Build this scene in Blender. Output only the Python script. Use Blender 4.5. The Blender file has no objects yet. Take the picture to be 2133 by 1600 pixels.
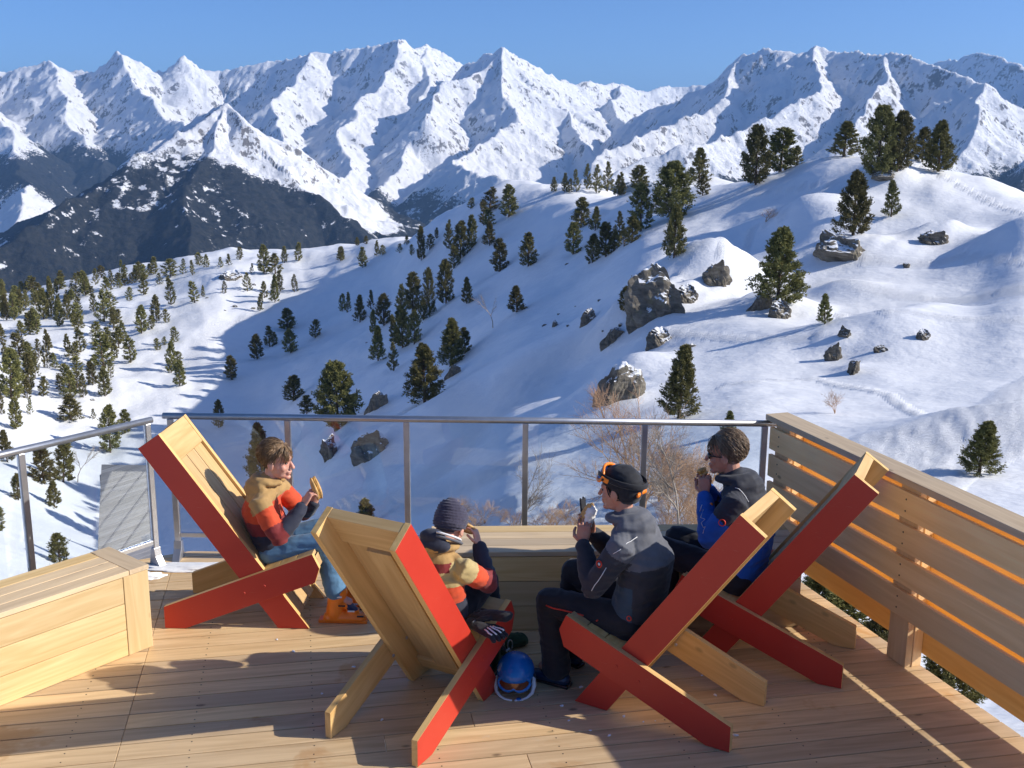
import bpy, bmesh, math, random
import numpy as np
from mathutils import Vector, Matrix, noise as mnoise

# ---------------------------------------------------------------- camera, world, sun, exposure
CAMH = 3.056
F_PX, PITCH, ROLL = 2239.0, 0.2260, -0.0073
PCX, PCY = 1066.5, 800.0
scn = bpy.context.scene
cd = bpy.data.cameras.new("camera")
cam = bpy.data.objects.new("camera", cd)
scn.collection.objects.link(cam)
scn.camera = cam
cd.sensor_fit = 'HORIZONTAL'; cd.sensor_width = 36.0
cd.lens = F_PX * 36.0 / 2133.0
cd.clip_start = 0.1; cd.clip_end = 60000
cam.matrix_world = (Matrix.Translation((0, 0, CAMH)) @ Matrix.Rotation(math.pi/2 - PITCH, 4, 'X')
                    @ Matrix.Rotation(-ROLL, 4, 'Z'))

SUN_EL = math.radians(28.2); SUN_AZ = math.radians(-3.2)     # angle from +X towards +Y
world = bpy.data.worlds.new("World"); scn.world = world
world.use_nodes = True
wn = world.node_tree
bg = wn.nodes['Background']
sky = wn.nodes.new('ShaderNodeTexSky')
sky.sky_type = 'NISHITA'; sky.sun_disc = False
sky.sun_elevation = SUN_EL
sky.sun_rotation = math.pi/2 - SUN_AZ
sky.altitude = 0; sky.air_density = 0.55; sky.dust_density = 0.9; sky.ozone_density = 8.0
wn.links.new(sky.outputs[0], bg.inputs[0])
bg.inputs[1].default_value = 0.118

sl = bpy.data.lights.new("sun", 'SUN'); sun = bpy.data.objects.new("sun", sl)
scn.collection.objects.link(sun)
sl.energy = 3.9; sl.angle = math.radians(0.5); sl.color = (1.0, 0.935, 0.83)
sdir = Vector((math.cos(SUN_EL)*math.cos(SUN_AZ), math.cos(SUN_EL)*math.sin(SUN_AZ), math.sin(SUN_EL)))
sun.rotation_euler = (-sdir).to_track_quat('-Z', 'Y').to_euler()
sun.location = (30, 0, 30)
scn.view_settings.view_transform = 'Standard'; scn.view_settings.look = 'None'
scn.view_settings.exposure = 0.58; scn.view_settings.gamma = 1.0
scn.cycles.use_denoising = True
scn.cycles.max_bounces = 6; scn.cycles.volume_bounces = 0; scn.cycles.transparent_max_bounces = 24

random.seed(7)
RNG = np.random.default_rng(11)
COL = scn.collection

# ---------------------------------------------------------------- pixel <-> world helpers (used to measure real places)
def ray(px, py):
    dx, dy = px-PCX, py-PCY
    X = dx*math.cos(ROLL)+dy*math.sin(ROLL); Y = -dx*math.sin(ROLL)+dy*math.cos(ROLL)
    a, b = X/F_PX, -Y/F_PX
    return np.array([a, math.cos(PITCH)+b*math.sin(PITCH), -math.sin(PITCH)+b*math.cos(PITCH)])
def at_z(px, py, z=0.0):
    d = ray(px, py); p = np.array([0, 0, CAMH]) + d*(z-CAMH)/d[2]
    return Vector(p)
def at_r(px, py, r):
    d = ray(px, py); return np.array([0, 0, CAMH]) + d*r/math.hypot(d[0], d[1])
def at_y(px, py, y):
    d = ray(px, py); return Vector(np.array([0, 0, CAMH]) + d*y/d[1])

# ---------------------------------------------------------------- tagging
def tag(o, label=None, cat=None, group=None, kind=None):
    if label: o['label'] = label
    if cat: o['category'] = cat
    if group: o['group'] = group
    if kind: o['kind'] = kind
    return o
def empty(name, loc=(0, 0, 0), rz=0.0):
    o = bpy.data.objects.new(name, None); COL.objects.link(o)
    o.location = loc; o.rotation_euler = (0, 0, rz); o.empty_display_size = 0.2
    return o
def link(name, me, parent=None, mats=None):
    o = bpy.data.objects.new(name, me); COL.objects.link(o)
    if parent is not None: o.parent = parent
    for m in (mats or []): me.materials.append(m)
    return o

# ---------------------------------------------------------------- numpy noise
_perm = np.random.default_rng(5).permutation(4096).astype(np.int64)
_g = np.random.default_rng(6).uniform(0, 2*np.pi, 4096)
_gx, _gy = np.cos(_g), np.sin(_g)
def perlin(x, y, seed=0):
    xi = np.floor(x).astype(np.int64); yi = np.floor(y).astype(np.int64)
    xf = x-xi; yf = y-yi
    u = xf*xf*xf*(xf*(xf*6-15)+10); v = yf*yf*yf*(yf*(yf*6-15)+10)
    def h(a, b): return _perm[(_perm[(a+seed*131) & 4095]+b) & 4095]
    def dot(a, b, fx, fy):
        k = h(a, b); return _gx[k]*fx+_gy[k]*fy
    n00 = dot(xi, yi, xf, yf); n10 = dot(xi+1, yi, xf-1, yf)
    n01 = dot(xi, yi+1, xf, yf-1); n11 = dot(xi+1, yi+1, xf-1, yf-1)
    return 1.5*((n00*(1-u)+n10*u)*(1-v)+(n01*(1-u)+n11*u)*v)
def fbm(x, y, oct=4, seed=0, gain=0.5):
    s = 0; a = 1; t = 0
    for i in range(oct):
        s = s+a*perlin(x*2**i+17.3*i, y*2**i-9.1*i, seed+i); t += a; a *= gain
    return s/t
def ridged(x, y, oct=5, seed=0, gain=0.5):
    s = 0; a = 1; t = 0; w = 1
    for i in range(oct):
        n = 1-np.abs(perlin(x*2**i+7.7*i, y*2**i+3.1*i, seed+i)); n = n*n*w
        w = np.clip(n*1.6, 0, 1); s = s+a*n; t += a; a *= gain
    return s/t
def pchip(x, y, xq):
    x = np.asarray(x, float); y = np.asarray(y, float); h = np.diff(x); d = np.diff(y)/h
    m = np.zeros_like(y); m[0] = d[0]; m[-1] = d[-1]
    for i in range(1, len(y)-1):
        m[i] = 0 if d[i-1]*d[i] <= 0 else 2*d[i-1]*d[i]/(d[i-1]+d[i])
    k = np.clip(np.searchsorted(x, xq)-1, 0, len(x)-2)
    t = (xq-x[k])/h[k]; t = np.clip(t, -3, 4)
    return ((2*t**3-3*t**2+1)*y[k]+(t**3-2*t**2+t)*h[k]*m[k]+(-2*t**3+3*t**2)*y[k+1]+(t**3-t**2)*h[k]*m[k+1])

def grid_mesh(name, P, attrs=None):
    """P: (nr, nc, 3)"""
    nr, nc = P.shape[:2]
    me = bpy.data.meshes.new(name)
    idx = np.arange(nr*nc).reshape(nr, nc)
    q = np.stack([idx[:-1, :-1], idx[:-1, 1:], idx[1:, 1:], idx[1:, :-1]], -1).reshape(-1, 4)
    me.vertices.add(nr*nc); me.vertices.foreach_set('co', P.reshape(-1).astype(np.float32))
    me.loops.add(q.size); me.loops.foreach_set('vertex_index', q.reshape(-1).astype(np.int32))
    me.polygons.add(len(q)); me.polygons.foreach_set('loop_start', (np.arange(len(q))*4).astype(np.int32))
    me.polygons.foreach_set('loop_total', np.full(len(q), 4, np.int32))
    me.polygons.foreach_set('use_smooth', np.ones(len(q), bool))
    me.update(calc_edges=True)
    for k, a in (attrs or {}).items():
        at = me.attributes.new(k, 'FLOAT', 'POINT'); at.data.foreach_set('value', a.reshape(-1).astype(np.float32))
    return me

# ---------------------------------------------------------------- node helper
class NT:
    def __init__(s, name):
        s.m = bpy.data.materials.new(name); s.m.use_nodes = True
        s.t = s.m.node_tree; s.p = s.t.nodes['Principled BSDF']; s.out = s.t.nodes['Material Output']
    def n(s, typ, **kw):
        nd = s.t.nodes.new('ShaderNode'+typ)
        for k, v in kw.items():
            if hasattr(nd, k): setattr(nd, k, v)
        return nd
    def l(s, a, b): s.t.links.new(a, b)
    def val(s, sock, v):
        if hasattr(v, 'is_linked') or isinstance(v, bpy.types.NodeSocket): s.l(v, sock)
        else: sock.default_value = v
    def coord(s, which='Object'):
        return s.n('TexCoord').outputs[which]
    def pos(s): return s.n('NewGeometry').outputs['Position']
    def mapping(s, vec, scale=(1, 1, 1), rot=(0, 0, 0), loc=(0, 0, 0)):
        m = s.n('Mapping'); s.l(vec, m.inputs['Vector']); m.inputs['Scale'].default_value = scale
        m.inputs['Rotation'].default_value = rot; m.inputs['Location'].default_value = loc
        return m.outputs[0]
    def noise(s, vec, scale=5, detail=3, rough=0.5, dist=0.0, out=0):
        n = s.n('TexNoise'); s.l(vec, n.inputs['Vector']); n.inputs['Scale'].default_value = scale
        n.inputs['Detail'].default_value = detail; n.inputs['Roughness'].default_value = rough
        n.inputs['Distortion'].default_value = dist
        return n.outputs[out]
    def voro(s, vec, scale=5, feature='F1', out='Distance'):
        n = s.n('TexVoronoi', feature=feature); s.l(vec, n.inputs['Vector']); n.inputs['Scale'].default_value = scale
        return n.outputs[out]
    def math(s, op, a, b=0.0, c=None, clamp=False):
        n = s.n('Math', operation=op, use_clamp=clamp); s.val(n.inputs[0], a); s.val(n.inputs[1], b)
        if c is not None: s.val(n.inputs[2], c)
        return n.outputs[0]
    def ramp(s, f, stops, interp='LINEAR'):
        n = s.n('ValToRGB'); s.l(f, n.inputs[0]); cr = n.color_ramp; cr.interpolation = interp
        while len(cr.elements) < len(stops): cr.elements.new(0.5)
        for e, (p, c) in zip(cr.elements, stops):
            e.position = p; e.color = (c, c, c, 1) if isinstance(c, (int, float)) else (*c[:3], 1)
        return n.outputs[0]
    def mix(s, f, a, b, mode='MIX'):
        n = s.n('MixRGB', blend_type=mode); s.val(n.inputs[0], f)
        for i, v in ((1, a), (2, b)):
            if isinstance(v, tuple): n.inputs[i].default_value = (*v[:3], 1)
            else: s.l(v, n.inputs[i])
        return n.outputs[0]
    def attr(s, name, out='Fac'):
        n = s.n('Attribute'); n.attribute_name = name; return n.outputs[out]
    def sep(s, vec):
        n = s.n('SeparateXYZ'); s.l(vec, n.inputs[0]); return n.outputs
    def bump(s, h, strength=0.5, dist=0.02, normal=None):
        n = s.n('Bump'); s.l(h, n.inputs['Height']); n.inputs['Strength'].default_value = strength
        n.inputs['Distance'].default_value = dist
        if normal is not None: s.l(normal, n.inputs['Normal'])
        s.l(n.outputs[0], s.p.inputs['Normal']); return n.outputs[0]
    def base(s, c, rough=0.6, spec=0.4, metal=0.0):
        if isinstance(c, tuple): s.p.inputs['Base Color'].default_value = (*c[:3], 1)
        else: s.l(c, s.p.inputs['Base Color'])
        s.val(s.p.inputs['Roughness'], rough); s.p.inputs['Specular IOR Level'].default_value = spec
        s.p.inputs['Metallic'].default_value = metal
        return s.m
def plain(name, c, rough=0.6, spec=0.4, metal=0.0, nscale=0, namp=0.15, bump=0.0, bscale=60, bdist=0.002):
    t = NT(name)
    if nscale:
        f = t.noise(t.coord(), nscale, 4, 0.6)
        a = tuple(x*(1-namp) for x in c); b = tuple(min(1, x*(1+namp)) for x in c)
        col = t.mix(t.ramp(f, [(0.3, 0.0), (0.7, 1.0)]), a, b)
    else: col = c
    t.base(col, rough, spec, metal)
    if bump: t.bump(t.noise(t.coord(), bscale, 3, 0.6), bump, bdist)
    return t.m
# ---------------------------------------------------------------- near snow slope
def snow_material():
    t = NT('snow')
    P = t.pos()
    tr = t.attr('track')
    n1 = t.noise(P, 0.35, 4, 0.55); n2 = t.noise(t.mapping(P, (1, 2.4, 1), (0, 0, 0.5)), 1.6, 5, 0.6)
    n3 = t.noise(P, 9, 3, 0.6)
    tb = t.noise(t.mapping(P, (0.6, 2.0, 1), (0, 0, -0.5)), 4.2, 6, 0.75)
    h = t.math('ADD', t.math('MULTIPLY', n1, 0.9), t.math('MULTIPLY', n2, 0.15))
    h = t.math('ADD', h, t.math('MULTIPLY', n3, 0.02))
    h = t.math('ADD', h, t.math('MULTIPLY', t.math('MULTIPLY', tb, tr), 1.3))
    t.bump(h, 0.5, 0.5)
    col = t.mix(t.ramp(n1, [(0.3, 0.0), (0.7, 1.0)]), (0.84, 0.855, 0.885), (0.89, 0.90, 0.915))
    t.base(col, 0.55, 0.25)
    return t.m
M_SNOW = snow_material()

# columns: target pixel x -> list of (distance, pixel y); a place's height follows from the two
TC = {
 -500: [(5,1750),(12,1560),(25,1400),(40,1300),(60,1200),(85,1080),(120,960),(170,850),(230,770),(320,700),(420,650),(520,632),(640,640),(800,700),(1200,820)],
 0: [(5,1900),(12,1600),(25,1480),(40,1410),(60,1345),(80,1285),(105,1212),(140,1112),(190,990),(250,858),(320,742),(400,662),(480,632),(600,650),(750,715),(1200,840)],
 250: [(5,1900),(12,1580),(25,1490),(40,1430),(60,1375),(80,1328),(105,1275),(140,1190),(180,1092),(220,985),(280,812),(350,687),(430,606),(510,573),(620,605),(800,700),(1200,830)],
 500: [(5,1900),(12,1560),(25,1455),(40,1395),(60,1338),(80,1290),(105,1232),(140,1150),(180,1058),(220,955),(290,785),(350,660),(410,572),(470,531),(560,560),(750,670),(1200,820)],
 640: [(5,1900),(12,1520),(25,1390),(40,1290),(60,1205),(80,1145),(105,1078),(140,1005),(180,931),(230,840),(290,740),(350,645),(405,565),(455,524),(560,570),(750,680),(1200,820)],
 800: [(5,1850),(12,1500),(24,1350),(40,1220),(58,1125),(80,1050),(105,985),(140,912),(180,840),(225,765),(280,672),(335,585),(385,525),(420,505),(520,560),(750,680),(1200,820)],
 930: [(5,1800),(12,1450),(20,1310),(32,1200),(50,1095),(75,990),(100,918),(140,838),(180,762),(220,680),(265,585),(305,500),(340,450),(400,500),(520,600),(750,720),(1200,840)],
 1066: [(5,1750),(12,1400),(20,1240),(30,1130),(46,1025),(70,915),(100,828),(140,748),(180,670),(220,585),(260,495),(290,425),(315,388),(380,430),(520,560),(750,720),(1200,840)],
 1200: [(5,1750),(12,1370),(20,1200),(30,1095),(46,985),(66,890),(88,812),(118,722),(150,645),(180,580),(215,505),(250,435),(288,398),(350,440),(520,580),(750,740),(1200,860)],
 1350: [(5,1750),(12,1350),(20,1170),(30,1060),(42,965),(57,876),(72,800),(92,705),(118,605),(148,515),(180,450),(225,396),(290,430),(450,560),(750,740),(1200,860)],
 1480: [(5,1750),(12,1350),(20,1150),(30,1030),(41,940),(54,866),(68,790),(84,710),(104,628),(130,545),(160,458),(195,396),(235,368),(300,420),(450,560),(750,740),(1200,860)],
 1600: [(5,1750),(12,1370),(20,1160),(30,1020),(42,920),(55,845),(68,778),(82,712),(100,640),(122,560),(145,478),(172,385),(195,345),(250,420),(450,600),(750,780),(1200,860)],
 1720: [(5,1750),(12,1400),(20,1180),(30,1030),(42,925),(56,845),(70,775),(84,705),(100,635),(118,556),(132,505),(150,420),(172,322),(185,305),(250,420),(450,600),(750,780),(1200,860)],
 1850: [(5,1750),(12,1450),(20,1200),(30,1045),(42,935),(56,850),(70,765),(84,690),(100,615),(115,548),(128,512),(146,420),(164,335),(175,312),(230,420),(450,620),(750,800),(1200,880)],
 2000: [(5,1750),(12,1480),(20,1220),(30,1060),(42,945),(56,850),(70,765),(84,690),(98,618),(112,555),(126,508),(142,430),(156,366),(164,352),(230,460),(450,640),(750,820),(1200,900)],
 2133: [(5,1750),(12,1500),(20,1240),(30,1075),(42,950),(55,850),(68,768),(80,690),(94,605),(106,540),(120,492),(134,440),(146,412),(152,408),(230,520),(450,680),(750,840),(1200,900)],
 2600: [(5,1750),(12,1500),(20,1250),(30,1090),(42,960),(54,860),(66,790),(78,720),(90,650),(100,610),(112,575),(124,550),(135,540),(145,545),(230,640),(450,760),(750,860),(1200,920)],
}
SHIFT = {1350: 4, 1200: 24, 1066: 36, 930: 44, 800: 48, 640: 42, 500: 20}
_lr = np.linspace(math.log(4.5), math.log(1400), 470)
_cols = sorted(TC); _az = []; _tab = []
for px in _cols:
    lst = TC[px]; rr = []; el = []
    for r, py in lst:
        py = py-SHIFT.get(px, 0)*math.exp(-((math.log(r)-math.log(165))/0.5)**2)
        d = ray(px, py); hd = math.hypot(d[0], d[1]); rr.append(math.log(r)); el.append(d[2]/hd)
    _az.append(math.atan2(px-PCX, F_PX*math.cos(PITCH)*1.0 + 0))   # azimuth, refined below
    _tab.append(pchip(rr, el, _lr))
_tab = np.array(_tab)

# true azimuth of each column at mid slope
_az = np.array([math.atan2(ray(px, 700)[0], ray(px, 700)[1]) for px in _cols])
_azg = np.concatenate([np.radians(np.linspace(-180, -47, 45)[:-1]), np.radians(np.linspace(-47, 47, 760)), np.radians(np.linspace(47, 180, 45)[1:])])
NA = len(_azg)
_T = np.empty((len(_lr), NA))
for i in range(len(_lr)):
    _T[i] = pchip(_az, _tab[:, i], np.clip(_azg, _az[0], _az[-1]))
# smooth across azimuth a little
k = np.exp(-np.linspace(-2, 2, 25)**2); k /= k.sum()
_T = np.apply_along_axis(lambda v: np.convolve(np.pad(v, 12, 'edge'), k, 'valid'), 1, _T)
_R = np.exp(_lr)[:, None]*np.ones((1, NA)); _A = np.ones((len(_lr), 1))*_azg[None]
_bk = np.clip((np.abs(_A)-math.radians(50))/math.radians(60), 0, 1)
_T = _T*(1-_bk)+_bk*(-(5.5+0.02*_R)/_R)
_X = _R*np.sin(_A); _Y = _R*np.cos(_A)
_Z = CAMH + _R*_T
_fade = np.clip((_R-12)/30, 0, 1)
_Z += _fade*(1.25*fbm(_X/28, _Y/28, 4, 3)*np.clip(_R/120, .4, 2.4) + 0.22*fbm(_X/7, _Y/7, 3, 9)*np.clip(_R/80, .5, 2.0))
# rolling drifts and ribs on the slope
_Z += _fade*np.clip(_R/150, .3, 1.6)*1.3*(ridged(_X/45+0.3*_Y/45, _Y/60, 3, 21)-0.5)
# mounds (snow drifts round rocks): px, py, distance, height, radius
MOUNDS = []
def ground_z(x, y):
    r = math.hypot(x, y); a = math.atan2(x, y)
    fi = (math.log(max(r, 4.6))-_lr[0])/(_lr[1]-_lr[0]); fj = float(np.interp(a, _azg, np.arange(NA)))
    i = int(np.clip(fi, 0, len(_lr)-2)); j = int(np.clip(fj, 0, NA-2)); u = min(max(fi-i, 0), 1); v = min(max(fj-j, 0), 1)
    return float((_Z[i, j]*(1-u)+_Z[i+1, j]*u)*(1-v)+(_Z[i, j+1]*(1-u)+_Z[i+1, j+1]*u)*v)
def on_ground(px, py, rmin=12, rmax=1300, default=None):
    """first place where the line of sight through a pixel meets the slope"""
    d = ray(px, py); hd = math.hypot(d[0], d[1]); d = d/hd
    r = rmin; prev = None
    while r < rmax:
        p = np.array([0, 0, CAMH])+d*r; g = ground_z(p[0], p[1])
        if p[2] <= g:
            lo, hi = r/1.012, r
            for _ in range(14):
                m = (lo+hi)/2; q = np.array([0, 0, CAMH])+d*m
                if q[2] <= ground_z(q[0], q[1]): hi = m
                else: lo = m
            q = np.array([0, 0, CAMH])+d*hi
            return Vector((q[0], q[1], ground_z(q[0], q[1]))), hi
        r *= 1.012
    return (None, None) if default is None else default
def add_mound(px, py, h, rad, sx=1.0):
    p, r = on_ground(px, py)
    if p is None: return
    d2 = ((_X-p.x)/(rad*sx))**2+((_Y-p.y)/rad)**2
    _Z[:] += h*np.exp(-d2)
ROCKS = [
 (1372,655,118,118,0,'largest grey rock face on the slope, streaked and split'),(1432,625,60,50,1,'sloping grey rock adjoining the largest rock on its right'),(1282,708,56,52,2,'rounded boulder below the left foot of the largest rock'),
 (1376,712,62,46,1,'snow topped boulder below the right foot of the largest rock'),(1492,590,70,84,3,'tall cracked boulder with a snow cap above the largest rock'),(1290,835,104,92,0,'split striped boulder behind the orange twigs above the rail'),
 (1765,530,112,64,4,'long grey outcrop carrying the cone shaped pine'),(1585,640,52,62,2,'boulder under the left side of the lone large pine'),(1628,655,56,50,1,'boulder under the right side of the lone large pine'),
 (1737,742,40,58,3,'smooth upright boulder left of two smaller ones in open snow'),(1782,768,42,48,2,'leaning slab boulder in its own snow hollow'),(1762,692,28,28,4,'little jagged rock above the smooth upright boulder'),
 (1838,722,28,15,0,'small flat stone half buried right of the leaning slab'),(1926,694,34,26,1,'dark rock peeping from a snow mound at the right'),(1948,498,66,48,3,'curved boulder wrapped in a snow drift on the knoll'),
 (1886,545,26,16,2,'small snow capped stone by the upper ski tracks'),(1714,306,24,42,4,'dark square boulder on the knoll crest beside the cone pine'),(787,858,52,72,2,'upright rock slab behind the rail beside the large olive pine'),
 (770,965,100,104,3,'bulky snow patched rock seen through the glass below the olive pine'),(1226,668,36,38,1,'mossy boulder alone left of the largest rock'),(1155,678,20,14,0,'tiny stone in the shaded snow left of the mossy boulder'),
 (1845,362,52,26,4,'flat rock at the foot of the knoll crest pines'),(945,785,34,44,2,'dark boulder under the feathery pointed pine'),(1475,325,44,44,0,'snow plastered boulder on the far rise left of the shoulder pines'),
 (480,590,56,24,1,'snow covered boulder on the valley brow'),(690,960,50,60,4,'dark rock at the base of the large olive pine behind the glass'),(1440,718,26,12,2,'low dark stone between the boulders and the shaggy pine'),(1590,300,24,40,3,'boulder under the pines on the knoll shoulder'),
]
for px_, yb_, w_, h_, k_, lb_ in ROCKS:      # snow drifted round each boulder
    p_, r_ = on_ground(px_, yb_)
    if p_ is not None and w_ > 22:
        W_m = w_/F_PX*r_; H_m = h_/F_PX*r_
        d2 = ((_X-p_.x+.15*W_m)/(W_m*1.15))**2+((_Y-p_.y-.3*W_m)/(W_m*1.0))**2
        _Z[:] += .26*H_m*np.exp(-d2)*(1+.25*np.sin(_X*2.1)*np.sin(_Y*1.7))
for a in [(1385,600,2.6,6,1.5),(1290,800,2.0,4),(1500,560,2.5,5),(1620,640,1.6,4,1.5),(1770,520,1.8,6,1.3),(1960,490,2.0,4),(1745,610,1.5,3),
          (1770,720,1.2,3.5,1.6),(1920,670,1.0,3),(2060,690,2.2,7,1.8),(2150,500,3.2,7,1.2),(1700,480,2.6,6),(1660,440,2.4,5),(1840,350,1.5,5),
          (1370,690,1.0,3),(1280,680,1.0,3),(1450,340,1.0,4),(1330,650,1.6,5),(2100,900,1.6,4,1.4),(1250,860,1.0,3),(760,920,1.2,3),(1560,690,1.0,6),
          (900,880,1.2,6,1.6),(1050,780,1.4,8,1.8),(1180,720,1.2,6)]:
    add_mound(*a)
# ski tracks: poly-lines of pixels on the snow, painted as roughness of the surface relief only
def track_mask(lines):
    m = np.zeros_like(_X)
    for w, pts in lines:
        q = [on_ground(*p)[0] for p in pts]; q = [p for p in q if p is not None]
        for a, b in zip(q[:-1], q[1:]):
            dx, dy = b.x-a.x, b.y-a.y; L2 = dx*dx+dy*dy+1e-9
            t = np.clip(((_X-a.x)*dx+(_Y-a.y)*dy)/L2, 0, 1)
            d = np.hypot(_X-a.x-t*dx, _Y-a.y-t*dy)
            m = np.maximum(m, np.clip(1.3-d/w, 0, 1))
    return m
_track = track_mask([
 (2.2, [(2250,800),(2050,890),(1900,930),(1800,1000),(1700,1080),(1600,1180)]),
 (1.2, [(2250,730),(2133,800),(2000,850),(1850,900)]),
 (0.35, [(1500,800),(1700,780),(1850,810),(1980,840)]),
 (1.6, [(2200,590),(2000,610),(1850,600),(1700,585)]),
 (0.5, [(2200,545),(2000,520),(1800,535)]),
 (3.0, [(1230,700),(1130,760),(1060,850),(980,900),(900,1000)]),
 (3.2, [(1180,730),(1080,770),(1020,850)]),
 (2.6, [(860,850),(960,850),(1040,870)]),
 (2.4, [(1100,960),(1000,1000),(900,1050),(700,1060)]),
 (2.4, [(1000,1080),(1200,1060),(1400,1060)]),
 (0.5, [(2200,660),(2000,650),(1850,640),(1750,650)]), (0.45, [(2200,880),(2020,960),(1900,1050),(1800,1150)]), (0.45, [(2200,850),(1980,930),(1850,1020)]), (0.5, [(2133,430),(1990,370),(1900,330)]), (0.5, [(1560,400),(1700,380),(1800,372)]), (0.5, [(1500,520),(1560,470),(1640,440)]), (0.6, [(1250,700),(1400,690),(1560,700),(1700,690)]),
 (3.0, [(560,650),(450,690),(400,760),(480,740)]),
])
grooves = _track*0.12*fbm(_X/0.7, _Y/1.3, 3, 31)*np.clip(60/_R, .4, 1.6)
_Zs = _Z+grooves
slope_me = grid_mesh('snow_slope', np.stack([_X, _Y, _Zs], -1), {'track': _track})
so = link('snow_slope', slope_me, None, [M_SNOW]); tag(so, kind='structure')
# the valley floor and everything below: one wide sheet to the horizon
bm_ = bmesh.new()
for s in ((-26000, -26000), (26000, -26000), (26000, 30000), (-26000, 30000)): bm_.verts.new((s[0], s[1], -1150))
bm_.faces.new(bm_.verts[:]) if hasattr(bm_.verts, 'ensure_lookup_table') and not bm_.verts.ensure_lookup_table() else None
gm = bpy.data.meshes.new('valley_ground'); bm_.to_mesh(gm); bm_.free()
tag(link('valley_ground', gm, None, [M_SNOW]), kind='structure')
# ---------------------------------------------------------------- far ranges (real distances 2.6 - 12 km)
def mountain_material():
    t = NT('mountain_snow_and_rock')
    P = t.pos(); N = t.sep(t.n('NewGeometry').outputs['Normal'])[2]
    rk = t.attr('rock'); fo = t.attr('forest')
    f1 = t.noise(P, 0.012, 6, 0.68); f2 = t.noise(t.mapping(P, (1, 1, .45), (.3, .5, 0)), 0.055, 6, 0.75)
    r = t.math('ADD', rk, t.math('MULTIPLY', t.math('SUBTRACT', f1, 0.5), 1.5))
    r = t.math('ADD', r, t.math('MULTIPLY', t.math('SUBTRACT', f2, 0.5), 1.8))
    rockm = t.ramp(r, [(0.61, 0.0), (0.73, 1.0)])
    g1 = t.noise(P, 0.006, 5, 0.6); g2 = t.noise(P, 0.06, 3, 0.75)
    g = t.math('ADD', fo, t.math('MULTIPLY', t.math('SUBTRACT', g1, 0.5), 0.7))
    g = t.math('ADD', g, t.math('MULTIPLY', t.math('SUBTRACT', g2, 0.5), 1.1))
    form = t.ramp(g, [(0.52, 0.0), (0.62, 1.0)])
    sp = t.ramp(t.math('ADD', t.math('MULTIPLY', t.noise(P, 0.03, 5, .7), .6), t.math('MULTIPLY', t.noise(P, 0.0035, 3, .6), .5)), [(0.635, 0.0), (0.665, 1.0)])
    form = t.math('MULTIPLY', form, t.math('SUBTRACT', 1.0, sp))
    rock = t.mix(t.ramp(f2, [(0.3, 0.0), (0.7, 1.0)]), (0.10, 0.095, 0.095), (0.24, 0.22, 0.21))
    wood = t.mix(t.ramp(g2, [(0.35, 0.0), (0.7, 1.0)]), (0.012, 0.015, 0.018), (0.046, 0.046, 0.042))
    c = t.mix(rockm, (0.86, 0.87, 0.90), rock); c = t.mix(form, c, wood)
    t.base(c, 0.8, 0.1)
    t.bump(t.noise(P, 0.03, 9, 0.75), 0.75, 22)
    return t.m
M_MTN = mountain_material()
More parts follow.
